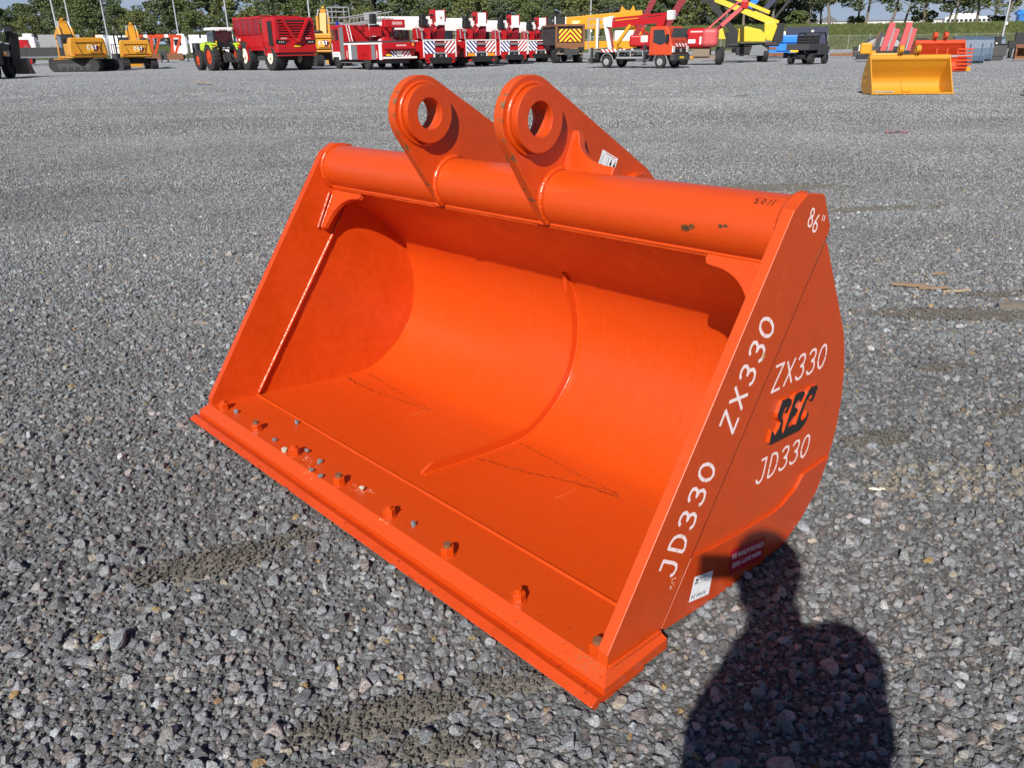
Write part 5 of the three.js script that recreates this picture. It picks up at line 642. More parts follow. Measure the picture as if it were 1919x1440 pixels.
lifter('boom_lift', 'blue boom lift with white cover and steep blue boom behind the yellow lift', 27.2, 84, -.3, [rbox(2.4, .9, 1.6, .25, -1.6, 1.85, .8)], M.mid, M.blue,
  [[[-3.6, 4.6, 0], [-.4, 8.4, -.2], .5, .6, M.blue, 'boom'], [[-2.8, 3.6, -.4], [1.6, 8.6, -.6], .4, .5, M.navy, 'tower_boom'], [[-1.4, 3.2, -.8], [2.6, 8.4, -1.0], .2, .24, M.black, 'ram'], [[-1.4, 2.5, 0], [1.8, 1.9, .2], .5, .3, M.white, 'jib']],
  { r: .62, wb: 1.2, track: 1.5, chassis: M.blue, axle: M.blue, rim: M.white, hood2: [M.blue, [rbox(2.6, .7, 1.6, .1, .6, 1.7, .2), box(3.4, .3, 1.4, 0, 1.15, .4)]] });
// --- utility vehicle
{
  const t = thing('utility_vehicle', 'small dark grey utility vehicle with slatted cargo bed and yellow plate', 'utility vehicle', [20.9, 0, -59], face(20.9, 59, -24));
  for (const z of [-1.25, 1.0]) for (const s of [-1, 1]) wheel(t, s * .7, .34, z, .34, .28, M.dark, s, 12); part(t, 'cargo_bed', M.dark, box(1.6, .12, 1.5, 0, .95, .95), box(1.6, .4, .06, 0, 1.1, 1.7), box(.06, .4, 1.5, -.8, 1.1, .95), box(.06, .4, 1.5, .8, 1.1, .95)); part(t, 'rack_panel', M.dark, box(1.5, .66, .03, 0, 1.52, .2)); part(t, 'cargo_rack', M.black, [0, 1, 2].map(i => box(1.55, .09, .05, 0, 1.4 + i * .18, .25)), [-.75, -.25, .3, .75].map(x => box(.06, .7, .06, x, 1.5, .25))); part(t, 'cab_frame', M.black, [-.72, .72].flatMap(x => [bar([x, .8, .2], [x, 1.98, .1], .07), bar([x, 1.2, -1.3], [x, 1.95, -.8], .07), bar([x, 1.95, .1], [x, 1.95, -.8], .07)]), box(1.5, .06, 1.0, 0, 1.98, -.35)); part(t, 'side_panel', M.dark, box(.06, .7, 1.2, .78, .95, -.5), box(.06, .7, 1.2, -.78, .95, -.5)); part(t, 'seat', M.black, rbox(1.3, .6, .2, .06, 0, 1.2, .05), rbox(1.3, .16, .5, .05, 0, .9, -.2)); part(t, 'bonnet', M.dark, rbox(1.4, .5, .9, .1, 0, .9, -1.5)); part(t, 'chassis', M.black, box(.9, .2, 3, 0, .5, -.1)); part(t, 'axle', M.mud, box(1.2, .1, .1, 0, .36, 1.0), bar([-.4, .7, 1.0], [-.55, .36, 1.0], .06), bar([.4, .7, 1.0], [.55, .36, 1.0], .06), box(.3, .24, .3, 0, .42, 1.0)); part(t, 'number_plate', M.plate, box(.55, .13, .02, -.2, .84, 1.75)); part(t, 'roof_sack', M.cream, rbox(.16, .16, .2, .05, .1, 2.08, -.1)); part(t, 'tow_bar', M.black, box(.1, .1, .4, 0, .45, 1.6));
}
// --- containers
for (const [x, d, w, turn, m, label, h] of [[29.4, 84, 3.7, -.35, M.navy, 'dark navy shipping container standing behind the utility vehicle', 2.75], [30.6, 97, 2.4, -.3, M.rust, 'rusty red container standing between the boom lifts and the navy container', 2.6]]) {
  const t = thing('shipping_container', label, 'container', [x, 0, -d], turn); part(t, 'box', m, box(w, h, 2.4, 0, h / 2, 0)); part(t, 'corner_post', m, [-1, 1].flatMap(s => [box(.16, h + .04, .16, s * w / 2, h / 2 + .02, 1.2), box(.16, h + .04, .16, s * w / 2, h / 2 + .02, -1.2)])); part(t, 'corrugation', m, Array.from({ length: Math.round(w / .3) }, (_, i) => box(.14, h - .3, .05, -w / 2 + .2 + i * .3, h / 2, 1.215))); part(t, 'door_end', M.dark, box(.03, h - .3, 1.1, w / 2 + .02, h / 2, -.56), box(.03, h - .3, 1.1, w / 2 + .02, h / 2, .56)); part(t, 'lock_rod', M.zinc, [-.9, -.3, .3, .9].map(z => rod([w / 2 + .06, .15, z], [w / 2 + .06, h - .15, z], .02)));
}
// --- dark wheeled machine cut by the frame's left edge
{
  const t = thing('wheeled_loader', 'dark grey wheeled loading machine with red and white hazard board and raised black plate', 'machine', [-31.6, 0, -51], face(-31.6, 51, -18));
  for (const s of [-1, 1]) for (const z of [-1.6, 1.1]) wheel(t, s * .92, .6, z, .6, .45, M.dark, s, 14); part(t, 'chassis', M.dark, box(1.5, .6, 4.0, 0, .95, 0)); part(t, 'engine_cover', M.black, rbox(1.9, .9, 1.6, .15, 0, 1.6, .9), rbox(.5, 1.0, 1.4, .1, .95, 1.2, .6)); const cab = part(t, 'cab', M.black, [-.75, .75].flatMap(x => [bar([x, 1.3, -.2], [x, 2.5, -.3], .1), bar([x, 1.3, -1.7], [x, 2.5, -1.5], .1)]), box(1.7, .12, 1.5, 0, 2.55, -.9)); part(cab, 'cab_window', M.glass, box(1.45, 1.1, .02, 0, 1.95, -.22), box(.02, 1.1, 1.2, .78, 1.95, -.9)); part(t, 'raised_plate', M.black, bar([1.35, .7, -1.7], [1.75, 2.5, -1.2], .5, .25), bar([1.5, 2.2, -1.4], [1.6, 2.75, -.9], .4, .4)); part(t, 'bucket', M.mud, exX([[-3.4, .15], [-2.2, .2], [-2.1, 1.0], [-2.5, 1.1]], .9, 1.9, .03)); decal(t, 'hazard_board', .9, .55, -.35, 1.0, 2.02, 0, stripes('#f0f0f0', '#c4222a', 1, 2)); part(t, 'bumper', M.white, box(1.3, .18, .2, -.2, .72, 2.05), box(1.3, .14, .1, -.2, 1.42, 2.05)); part(t, 'lamp_bar', M.lens, box(.3, .16, .08, .45, 1.6, 1.75)); part(t, 'boom_arm', M.black, bar([.6, 1.9, 1.2], [.9, 1.7, -2.4], .35, .4)); part(t, 'mudguard', M.grey, rbox(.6, .4, .9, .1, .95, 1.3, 1.2)); part(t, 'roof_lamp', M.black, cyl(.09, .09, .2, .2, 2.72, -.9));
}
// --- farther machines on the left
{
  const lorry = (name, x, d, deg, label, boxM, cabM, len) => { const t = thing(name, label, 'lorry', [x, 0, -d], face(x, d, deg)); part(t, 'trailer_body', boxM, box(2.5, 2.5, len, 0, 2.4, 0)); part(t, 'trailer_frame', M.dark, box(2.3, .3, len, 0, .95, 0)); part(t, 'cab', cabM, rbox(2.4, 2.6, 2.0, .25, 0, 2.1, -len / 2 - 1.4)); part(t, 'cab_window', M.glass, box(.02, .9, 1.0, -1.22, 2.6, -len / 2 - 1.7), box(2.2, .9, .02, 0, 2.6, -len / 2 - 2.41), box(.02, .9, 1.0, 1.22, 2.6, -len / 2 - 1.7)); part(t, 'air_deflector', cabM, rbox(2.3, .6, 1.2, .2, 0, 3.5, -len / 2 - 1.2)); for (const z of [-len / 2 - 1.6, len / 2 - 2.4, len / 2 - 1.1]) for (const s of [-1, 1]) wheel(t, s * 1.0, .5, z, .5, .4, M.dark, s); return t; };
  lorry('lorry', -61.5, 118, 86, 'white tractor lorry with grey box trailer behind the dark machine', M.mid, M.white, 5);
  lorry('lorry', -46.2, 134, 88, 'long white box trailer lorry in the row behind the green tractor', M.white, M.white, 6.5);
  lorry('lorry', -59, 132, 86, 'white box lorry showing between the two yellow excavators', M.white, M.white, 4);
  for (const [x, label] of [[-48.2, 'orange loader crane on a dark red body, beside the straight parked excavator'], [-45.4, 'orange loader crane with its white tipped arm pointing right, before the white trailer']]) { const t = thing('loader_crane', label, 'crane', [x, 0, -116], face(x, 116, 0), 'orange loader cranes'); part(t, 'column', M.orange, bar([-.2, 1.0, 0], [.1, 3.1, 0], .4), cyl(.4, .4, .5, -.2, .9, 0)); part(t, 'arm', M.orange, bar([-1.9, 3.3, 0], [1.3, 3.2, 0], .4, .4), bar([1.2, 3.2, .1], [.2, 1.0, .2], .3)); part(t, 'arm_tip', M.white, box(.5, .36, .42, -.6, 3.28, 0)); part(t, 'ram', M.dark, rod([-.1, 1.6, .1], [-1.2, 3.1, .1], .1)); part(t, 'carrier_body', M.rust, box(2.0, .8, 1.6, .1, .7, -.4)); part(t, 'carrier_cab', M.dark, rbox(.9, 1.2, 1.4, .1, -1.3, .9, -.4)); part(t, 'leg', M.dark, box(.2, 1.1, .2, -1.7, .55, .5), box(.2, 1.1, .2, 1.7, .55, .5)); }
  for (const [x, d, label] of [[-44.0, 97, 'black forklift with raised twin mast beside a yellow counterweight, between the excavators'], [-57.5, 96, 'black forklift mast with a yellow side panel standing before the white lorry']]) { const t = thing('forklift', label, 'forklift', [x, 0, -d], face(x, d, 12), 'black forklifts'); part(t, 'mast', M.black, box(.14, 3.1, .16, -.4, 1.75, 0), box(.14, 3.1, .16, .4, 1.75, 0), box(.9, .1, .12, 0, 3.2, 0), box(.9, .1, .12, 0, 1.8, 0), box(.1, 2.9, .1, 0, 1.7, -.05)); part(t, 'counterweight', M.yellow, rbox(.7, 1.0, .7, .1, .75, .95, -.8)); part(t, 'chassis', M.dark, box(1.1, .9, 2.0, 0, .75, -1.1)); part(t, 'overhead_guard', M.black, [-.5, .5].flatMap(q => [bar([q, 1.1, -.4], [q, 2.2, -.6], .07), bar([q, 1.1, -1.8], [q, 2.2, -1.6], .07)]), box(1.1, .06, 1.2, 0, 2.2, -1.1)); part(t, 'fork', M.black, box(.12, .05, 1.1, -.3, .12, .6), box(.12, .05, 1.1, .3, .12, .6)); for (const s of [-1, 1]) { wheel(t, s * .5, .3, -.3, .3, .22, M.dark, s); wheel(t, s * .5, .26, -1.8, .26, .2, M.dark, s); } }
  { const t = thing('cargo_trailer', 'dark low trailer with mesh sides standing before the white lorry', 'trailer', [-58.5, 0, -104], face(-58.5, 104, 85)); part(t, 'bed', M.grey, box(2.3, .2, 9, 0, .9, 0)); part(t, 'post', M.grey, Array.from({ length: 7 }, (_, i) => [box(.08, 1.3, .08, -1.1, 1.6, -4.2 + i * 1.4), box(.08, 1.3, .08, 1.1, 1.6, -4.2 + i * 1.4)])); part(t, 'side_panel', M.dark, box(.04, 1.0, 8.6, -1.12, 1.5, 0), box(.04, 1.0, 8.6, 1.12, 1.5, 0)); for (const z of [-2.5, 2.5]) for (const s of [-1, 1]) wheel(t, s, .4, z, .4, .3, M.dark, s); part(t, 'load', M.grey, rbox(1.6, .7, 2.4, .2, 0, 1.5, -2), rbox(1.4, .6, 2, .2, 0, 1.45, 1.5)); }
  for (const [x, label] of [[-43.4, 'dark upright tank with a flat lid before the white trailer'], [-42.4, 'dark upright tank beside the red implement']]) { const t = thing('storage_tank', label, 'tank', [x, 0, -119]); part(t, 'shell', M.dark, cyl(.5, .48, 2.2, 0, 1.2, 0)); part(t, 'lid', M.grey, cyl(.52, .4, .12, 0, 2.36, 0)); part(t, 'leg', M.grey, box(.8, .2, .8, 0, .1, 0)); }
  { const t = thing('farm_implement', 'low bright red farm implement lying behind the green tractor', 'implement', [-40.6, 0, -117], .2); part(t, 'frame', M.red, box(4, .5, 1.2, 0, .9, 0), box(.4, 1.4, .4, -1.2, .8, 0), box(.4, 1.2, .4, 1.4, .8, 0)); part(t, 'tine', M.red, Array.from({ length: 6 }, (_, i) => bar([-1.6 + i * .6, .8, .3], [-1.5 + i * .6, .1, .6], .1))); }
  { const t = thing('red_implement', 'red machine with white lettered panel behind the dark loader', 'implement', [-63.5, 0, -112], .4); part(t, 'frame', M.red, box(1.8, 1.6, 1.5, 0, 1.6, 0), box(1.2, .8, 1.2, .2, 2.6, 0)); part(t, 'panel', M.white, box(.9, .3, .04, -.2, 1.7, .78)); part(t, 'leg', M.red, box(.2, .9, .2, -.7, .45, .5), box(.2, .9, .2, .7, .45, .5)); }
}
// --- attachments on the right
function ditchBucket(name, label, x, d, turn, W, m, sc, edge) {
  const t = thing(name, label, 'bucket', [x, 0, -d], turn); t.scale.setScalar(sc);
  const inn = new THREE.CatmullRomCurve3([[.0, .03], [.43, .03], [.69, .01], [.87, .02], [1.0, .1], [1.08, .23], [1.08, .38], [1.0, .52], [.87, .69], [.757, .862]].map(p => V3(p[0], p[1], 0)), false, 'centripetal').getSpacedPoints(40).map(p => [p.x, p.y]), out = inn.map(([z, y], i) => { const a = inn[Math.max(0, i - 1)], b = inn[Math.min(40, i + 1)], l = Math.hypot(b[0] - a[0], b[1] - a[1]); return [z + (b[1] - a[1]) / l * .02, y - (b[0] - a[0]) / l * .02]; });
  const neg = a => a.map(([z, y]) => [-z, y]); // opening faces local +z
  part(t, 'shell', m, exX(neg([...inn, ...out.reverse()]), .01, W - .01)); const side = neg([[.08, .06], [.28, .03], [.69, -.005], [.88, 0], [1.06, .11], [1.145, .262], [1.146, .47], [1.1, .61], [.92, .93], [.86, 1.02], [.77, 1.03], [.72, 1.0]]);
  for (const xx of [0, W - .03]) part(t, 'side_plate', m, exX(side, xx, xx + .03, .002)); part(t, 'torque_tube', m, cylX(.088, W - .04, W / 2, .938, -.802, 28)); part(t, 'cutting_edge', edge ?? m, exX(neg([[0, .01], [.05, .05], [.28, .045], [.28, .0]]), -.02, W + .02)); part(t, 'rib', m, exX(neg([...inn.slice(4, 30), ...inn.slice(4, 30).map(([z, y], i) => [z - .03 * Math.min(1, y * 3 + .2), y + .03]).reverse()]), W / 2 - .01, W / 2 + .01));
  for (const xx of [W * .355, W * .565]) { const ear = part(t, 'hitch_ear', m, exX([[-.742, .87], ...Array.from({ length: 15 }, (_, i) => { const a = Math.PI * 1.15 - i / 14 * Math.PI * 1.0; return [-.7 - .12 * Math.cos(a) - .0, 1.17 + .12 * Math.sin(a)]; }).reverse(), [-1.2, .95], [-1.1, .75]], xx, xx + .05, 0)); part(ear, 'pin_boss', m, exX(ring(-.7, 1.17, .11, 24), xx - .035, xx + .085, 0, [ring(-.7, 1.17, .05, 20)])); }
  return t;
}
{ const b = ditchBucket('excavator_bucket', 'yellow ditching bucket with black lettering on its side standing far out on the gravel', 10.3, 23.5, -.1, 2.2, M.yellow, 1.0, M.yellow); b.userData.label = 'yellow ditching bucket with scuffed lip standing alone far out on the gravel';
  decal(b, 'side_lettering', .25, .3, -.004, .42, -.85, -HALF, (c, w, h) => { c.fillStyle = '#dba02e'; c.fillRect(0, 0, w, h); c.fillStyle = '#191512'; c.font = 'italic bold ' + h * .5 + 'px sans-serif'; c.fillText('SEC', 4, h * .66, w - 8); });
  part(b, 'lip_gravel', M.mid, Array.from({ length: 60 }, (_, i) => { const q = rng(i + 5); return T(new THREE.IcosahedronGeometry(.012 + .02 * q(), 0), .12 + q() * .5, .055 + .02 * q(), -.1 - .25 * q()); })).userData.kind = 'stuff';
}
{ const o = ditchBucket('skeleton_bucket', 'orange red skeleton bucket with barred floor, behind the yellow bucket', 20.0, 41.0, -.12, 1.68, M.orange, 1.38); part(o, 'grid_bar', M.orange, Array.from({ length: 6 }, (_, i) => box(.5, .05, .05, 1.45, .12 + i * .12, .06)), [.5, .85, 1.2].map(x => box(.05, .4, .05, x, .55, .02))); part(o, 'floor_bar', M.mid, box(1.65, .06, .06, .84, .5, .05)); part(o, 'corner_block', M.amber, box(.12, .14, .14, 1.62, .08, .08)); }
{ const t = thing('yellow_plate', 'flat amber yellow coupler plate with bolt holes lying behind the yellow bucket', 'attachment', [20.3, 0, -45.5], -.25); part(t, 'plate', M.amber, box(1.35, .55, .08, 0, .52, 0, -.18)); part(t, 'base', M.dark, box(1.6, .2, .7, 0, .12, -.1)); part(t, 'bolt', M.black, [-.12, .2].flatMap(x => [.5, .68].map(y => cyl(.03, .03, .1, x, y, .05, HALF)))); part(t, 'red_lip', M.red, box(.9, .06, .3, 1.0, .2, .3)); }
{ let first = true; for (const [x, d, w, label] of [[27.9, 52, 1.1, 'blue grey loader bucket half hidden behind the orange skeleton bucket'], [30.3, 55, 1.1, 'blue grey loader bucket turned with its back to the yard, next to the orange bucket'], [33.8, 60, .8, 'narrow blue grey loader bucket between two wider ones'], [36.7, 64, 1.2, 'blue grey loader bucket at the far end of the grey row']]) { const t = thing('loader_bucket', label, 'bucket', [x, 0, -d], -.25, 'blue grey loader buckets standing in a row'); const pr = [[.6, .02], [.25, .0], [.05, .15], [0, .45], [.04, .9], [.25, 1.45], [.3, 1.45], [.1, .9], [.06, .45], [.1, .2], [.28, .05], [.6, .06]].map(([z, y]) => [.3 - z, y]); part(t, 'shell', M.slate, exX(pr, -w / 2, w / 2)); for (const s of [-1, 1]) part(t, 'end_plate', M.slate, exX([[.3, .0], [.28, .9], [.05, 1.47], [-.2, 1.45], [-.35, .02], [.05, -.01]], s * w / 2 - .02, s * w / 2 + .02)); part(t, 'top_flange', M.slate, box(w, .1, .5, 0, 1.5, -.15, .2)); part(t, 'back_rib', M.slate, [-.3, .3].map(k => box(.05, 1.1, .08, k * w, .65, .32))); } }
{ for (const [x, d, lean, label] of [[27.6, 62, .25, 'faded red folding crane arm standing upright behind the yellow plate'], [28.9, 62, .2, 'faded red folding crane arm standing upright near the orange bucket ears']]) { const t = thing('crane_arm', label, 'crane', [x, 0, -d], -.3, 'faded red folding crane arms'); part(t, 'arm', M.rose, bar([-.2, .7, 0], [-.2 + lean * 1.6, 2.6, 0], .36, .4), bar([.28, .7, .1], [.28 + lean * 1.2, 2.2, .1], .24, .3)); part(t, 'base', M.black, box(1.1, .5, .8, 0, .5, 0), box(.8, .3, .6, .1, .15, 0)); part(t, 'ram', M.mid, rod([.12, .7, .2], [.12 + lean, 2.3, .2], .06)); } }
{ const t = thing('conveyor_frame', 'black lattice attachment standing upright on the gravel before the fence', 'attachment', [31.2, 0, -72], -.3); part(t, 'mast', M.dark, bar([0, .2, 0], [.25, 2.1, 0], .42, .3), bar([-.25, .3, .2], [.05, 1.6, .2], .12)); part(t, 'foot', M.black, box(1.0, .2, .8, 0, .12, 0)); part(t, 'bracket', M.cream, box(.5, .5, .4, -1.1, .9, 0)); part(t, 'stand', M.dark, box(1.0, .4, .5, -1.2, .4, 0)); }
{ const t = thing('curved_screen', 'long curved black frame attachment with a low arched top before the fence', 'attachment', [38, 0, -86], -.3); part(t, 'arch', M.dark, T(new THREE.TorusGeometry(2.6, .12, 6, 24, 1.9), 0, -.7, 0, 0, 0, .62)); part(t, 'panel', M.mid, exZ([...Array.from({ length: 11 }, (_, i) => { const a = .75 + i / 10 * 1.6; return [2.5 * Math.cos(a), -.7 + 2.5 * Math.sin(a)]; }), [-1.7, .9], [1.7, .9]], -.1, .05)); part(t, 'base', M.black, box(4.4, .5, .6, 0, .35, 0), box(1.2, .4, .5, -2.2, .7, 0)); }
{ const t = thing('sweeper_head', 'small yellow attachment with red arm behind the yellow plate', 'attachment', [27.0, 0, -64], -.3); part(t, 'head', M.amber, rbox(.8, .8, .6, .1, 0, .9, 0), box(.4, .3, .4, .5, .6, 0)); part(t, 'arm', M.rust, bar([.4, .9, 0], [.8, 2.0, 0], .08)); part(t, 'foot', M.black, box(1.2, .3, .7, 0, .3, 0)); }
{ const t = thing('plough_frame', 'row of black implements lying along the fence foot', 'implement', [43, 0, -92], -.4); part(t, 'frame', M.black, box(6, .5, .8, 0, .8, 0), box(2, .4, .6, -1, 1.3, 0), box(1.2, .5, .6, 1.6, 1.4, 0)); part(t, 'tine', M.dark, Array.from({ length: 7 }, (_, i) => bar([-2.7 + i * .9, .8, .2], [-2.5 + i * .9, .1, .5], .12))); part(t, 'lamp', M.cream, box(.5, .2, .1, -3, 1.0, .3)); }
{ const t = thing('ground_plate', 'rusty low frame lying on gravel right of the navy container', 'attachment', [33.4, 0, -84], -.3); part(t, 'frame', M.rust, box(2.6, .2, .8, 0, .2, 0), box(.3, .4, .3, .8, .3, 0)); part(t, 'bar', M.mud, bar([-1.2, .3, 0], [1.2, .45, .1], .12)); }
{ const t = thing('black_attachment', 'black blade with upright coupler standing at the foot of the tall lamp post', 'attachment', [35.6, 0, -62], -.3); part(t, 'blade', M.black, exX([[.3, .3], [.2, 1.0], [-.1, 1.1], [-.3, .35]], -.75, .75, .02)); part(t, 'coupler', M.black, box(.4, .6, .4, .1, 1.3, -.1)); part(t, 'pin', M.white, box(.12, .08, .1, 0, 1.15, .1)); part(t, 'foot', M.dark, box(1.2, .3, .5, 0, .16, 0)); }
{ const t = thing('rusty_grab', 'rusty brown open clamshell grab beside the right hand black implements', 'attachment', [36.4, 0, -59.5], -.4); part(t, 'shell', M.rust, exX([[-.4, .1], [.4, .1], [.5, .6], [.1, 1.0], [-.4, .9]], -.7, -.6), exX([[-.4, .1], [.4, .1], [.5, .6], [.1, 1.0], [-.4, .9]], .6, .7), box(1.3, .08, .8, 0, .95, 0, .2), box(1.3, .8, .06, 0, .5, -.38)); part(t, 'edge', M.mud, box(1.4, .08, .1, 0, .1, .4)); }
{ const t = thing('black_implement', 'black wheeled implement by the rusty grab', 'implement', [42.0, 0, -69], -.4); part(t, 'frame', M.black, box(2.4, .6, 1, 0, 1.0, 0), box(.8, .6, .6, -.4, 1.6, 0)); part(t, 'leg', M.dark, box(.2, .8, .2, -.9, .4, 0), box(.2, .8, .2, .9, .4, 0)); wheel(t, -1.0, .35, .3, .35, .2, M.dark, -1); wheel(t, 1.0, .35, .3, .35, .2, M.dark, 1); }
{ const t = thing('rubber_block', 'black rubber block lying on the gravel right of the yellow bucket', 'block', [14.25, 0, -22.4], .3); part(t, 'block', M.rubber, rbox(.62, .3, .4, .08, 0, .17, 0), rbox(.3, .16, .3, .05, .1, .36, 0)); part(t, 'strap', M.dark, box(.08, .32, .42, -.1, .18, 0)); }

// ---------------------------------------------------------------- grass bank, fence, lamp posts, trees, far buildings
{
  // bank: runs along the whole back of the yard
  const P = [], U = [], I = [], nx = 160, prof = [[0, 0], [2, .15], [9, 3.9], [11, 4.5], [13, 4.7], [26, 4.6], [36, 1], [40, 0]];
  for (let i = 0; i <= nx; i++) { const x = -160 + i * 2.5; prof.forEach(([dz, y], j) => { const k = sstep(-60, -20, x); const z = -172 - dz - .02 * (x < 0 ? x * -.9 : 0) * 30 / 10 + .06 * N3(x * .1, j, 1); P.push(x, y * mix(.6, 1, k) + .12 * N3(x * .3, j * 1.7, 4) * (j > 0 && j < 7 ? 1 : 0) - (j === 0 || j === 7 ? .1 : 0), z); U.push(x / 4, (j * 3) / 4); if (i && j) { const n = prof.length, a = (i - 1) * n + j - 1; I.push(a, a + n, a + 1, a + 1, a + n, a + n + 1); } }); }
  const g = new THREE.BufferGeometry(); g.setAttribute('position', new THREE.Float32BufferAttribute(P, 3)); g.setAttribute('uv', new THREE.Float32BufferAttribute(U, 2)); g.setIndex(I); g.computeVertexNormals(); if (g.attributes.normal.getY(100) < 0) { const a = g.index.array; for (let i = 0; i < a.length; i += 3) { const t = a[i]; a[i] = a[i + 1]; a[i + 1] = t; } g.computeVertexNormals(); }
  const na = tnoise(24, 61), nb = tnoise(120, 62); struct('grass_bank', g, mat(0xffffff, 1, 0, { map: tex(512, 512, (u, v) => { const k = .7 + .35 * na(u, v) + .35 * nb(u, v); return [.31 * k, .37 * k, .19 * k]; }), bumpMap: tex(512, 512, nb, false), bumpScale: .2 }));
  // tufts of grass so that the bank has a ragged surface
  const r = rng(91), bl = []; for (let i = 0; i < 7; i++) { const a = r() * 6.28, h = .3 + .3 * r(), w = .05; bl.push([Math.cos(a) * .16, 0, Math.sin(a) * .16, w, h, a]); }
  const tp = []; for (const [x, , z, w, h, a] of bl) tp.push(x - w, 0, z, x + w, 0, z, x + Math.cos(a) * .12, h, z + Math.sin(a) * .12); const tg = new THREE.BufferGeometry(); tg.setAttribute('position', new THREE.Float32BufferAttribute(tp, 3)); tg.computeVertexNormals();
  const n = 26000, im = new THREE.InstancedMesh(tg, mat(lin(.1, .125, .045), 1, 0, { side: THREE.DoubleSide }), n), m4 = new THREE.Matrix4(), c = new THREE.Color(); im.name = 'grass'; im.userData = { kind: 'stuff', label: 'rough green grass growing on the bank behind the yard', category: 'grass' };
  for (let i = 0; i < n; i++) { const x = -45 + 175 * r(), t = r(), dz = t * 13, y = dz < 2 ? .075 * dz : dz < 9 ? .15 + (dz - 2) * .536 : dz < 11 ? 3.9 + (dz - 9) * .3 : 4.5 + (dz - 11) * .1, k = sstep(-60, -20, x), s = .6 + .9 * r(); m4.makeRotationY(r() * 6.28).scale(V3(s, s, s)).setPosition(x, y * mix(.6, 1, k) - .05, -172 - dz - .02 * (x < 0 ? x * -.9 : 0) * 3); im.setMatrixAt(i, m4); const q = .7 + .6 * r(); im.setColorAt(i, c.setRGB(q, q * (.95 + .1 * r()), q * .8)); }
  im.castShadow = im.receiveShadow = true; scene.add(im);
}
{ // mesh fence along the foot of the bank
  const f = thing('wire_fence', 'grey wire mesh fence with thin posts along the foot of the grass bank', 'fence'); const post = mat(lin(.3, .31, .3), .6), wire = mat(lin(.22, .23, .22), .6);
  for (let i = 0; i <= 26; i++) { const x = -4 + i * 4.2; part(f, 'post', post, cyl(.05, .05, 2.7, x, 1.35, -168.5, 0, 0, 0, 6), bar([x, 2.65, -168.5], [x, 2.95, -168.15], .05)); }
  const w = []; for (let i = 0; i < 12; i++) w.push(box(109.5, .012, .012, 50.6, .15 + i * .2, -168.5)); for (let i = 0; i < 540; i++) w.push(box(.012, 2.4, .012, -4 + i * .2, 1.2, -168.47)); const m = part(f, 'wire_mesh', wire, w); m.userData.kind = 'stuff'; part(f, 'top_rail', post, box(109.5, .04, .04, 50.6, 2.5, -168.5));
}
{ // lamp posts
  for (const [x, d, h, label] of [[-78.3, 150, 24, 'tall grey lighting mast, nearer of the close pair by the excavator'], [-82.5, 163, 22, 'tall grey lighting mast, the farther of the close pair'], [-80, 172, 15.5, 'grey lighting mast with a crossbar of lamps behind the raised excavator boom'], [-63.1, 165, 10.5, 'slender grey lamp post behind the orange loader cranes'], [-51.8, 160, 18, 'grey lamp post rising behind the green tractor'], [-34.2, 150, 19, 'grey lamp post rising behind the tall raised excavator boom'], [16.5, 170, 16, 'grey lamp post standing behind the orange yellow crane'], [87.0, 150, 17, 'pale lamp post standing before the fence near the grey buckets']]) {
    const t = thing('lamp_post', label, 'lamp post', [x, 0, -d], 0, 'yard lamp posts'); part(t, 'pole', M.zinc, cyl(.17, .1, h, 0, h / 2, 0, 0, 0, 0, 10)); part(t, 'crossbar', M.zinc, box(1.9, .08, .1, 0, h, 0)); for (const k of [-.8, 0, .8]) part(t, 'floodlight', M.dark, rbox(.5, .14, .4, .04, k, h + .12, .1, .3)); part(t, 'junction_box', M.white, box(.3, .45, .24, .12, 4, .16)); part(t, 'base', M.mid, cyl(.3, .3, .3, 0, .15, 0)); }
}
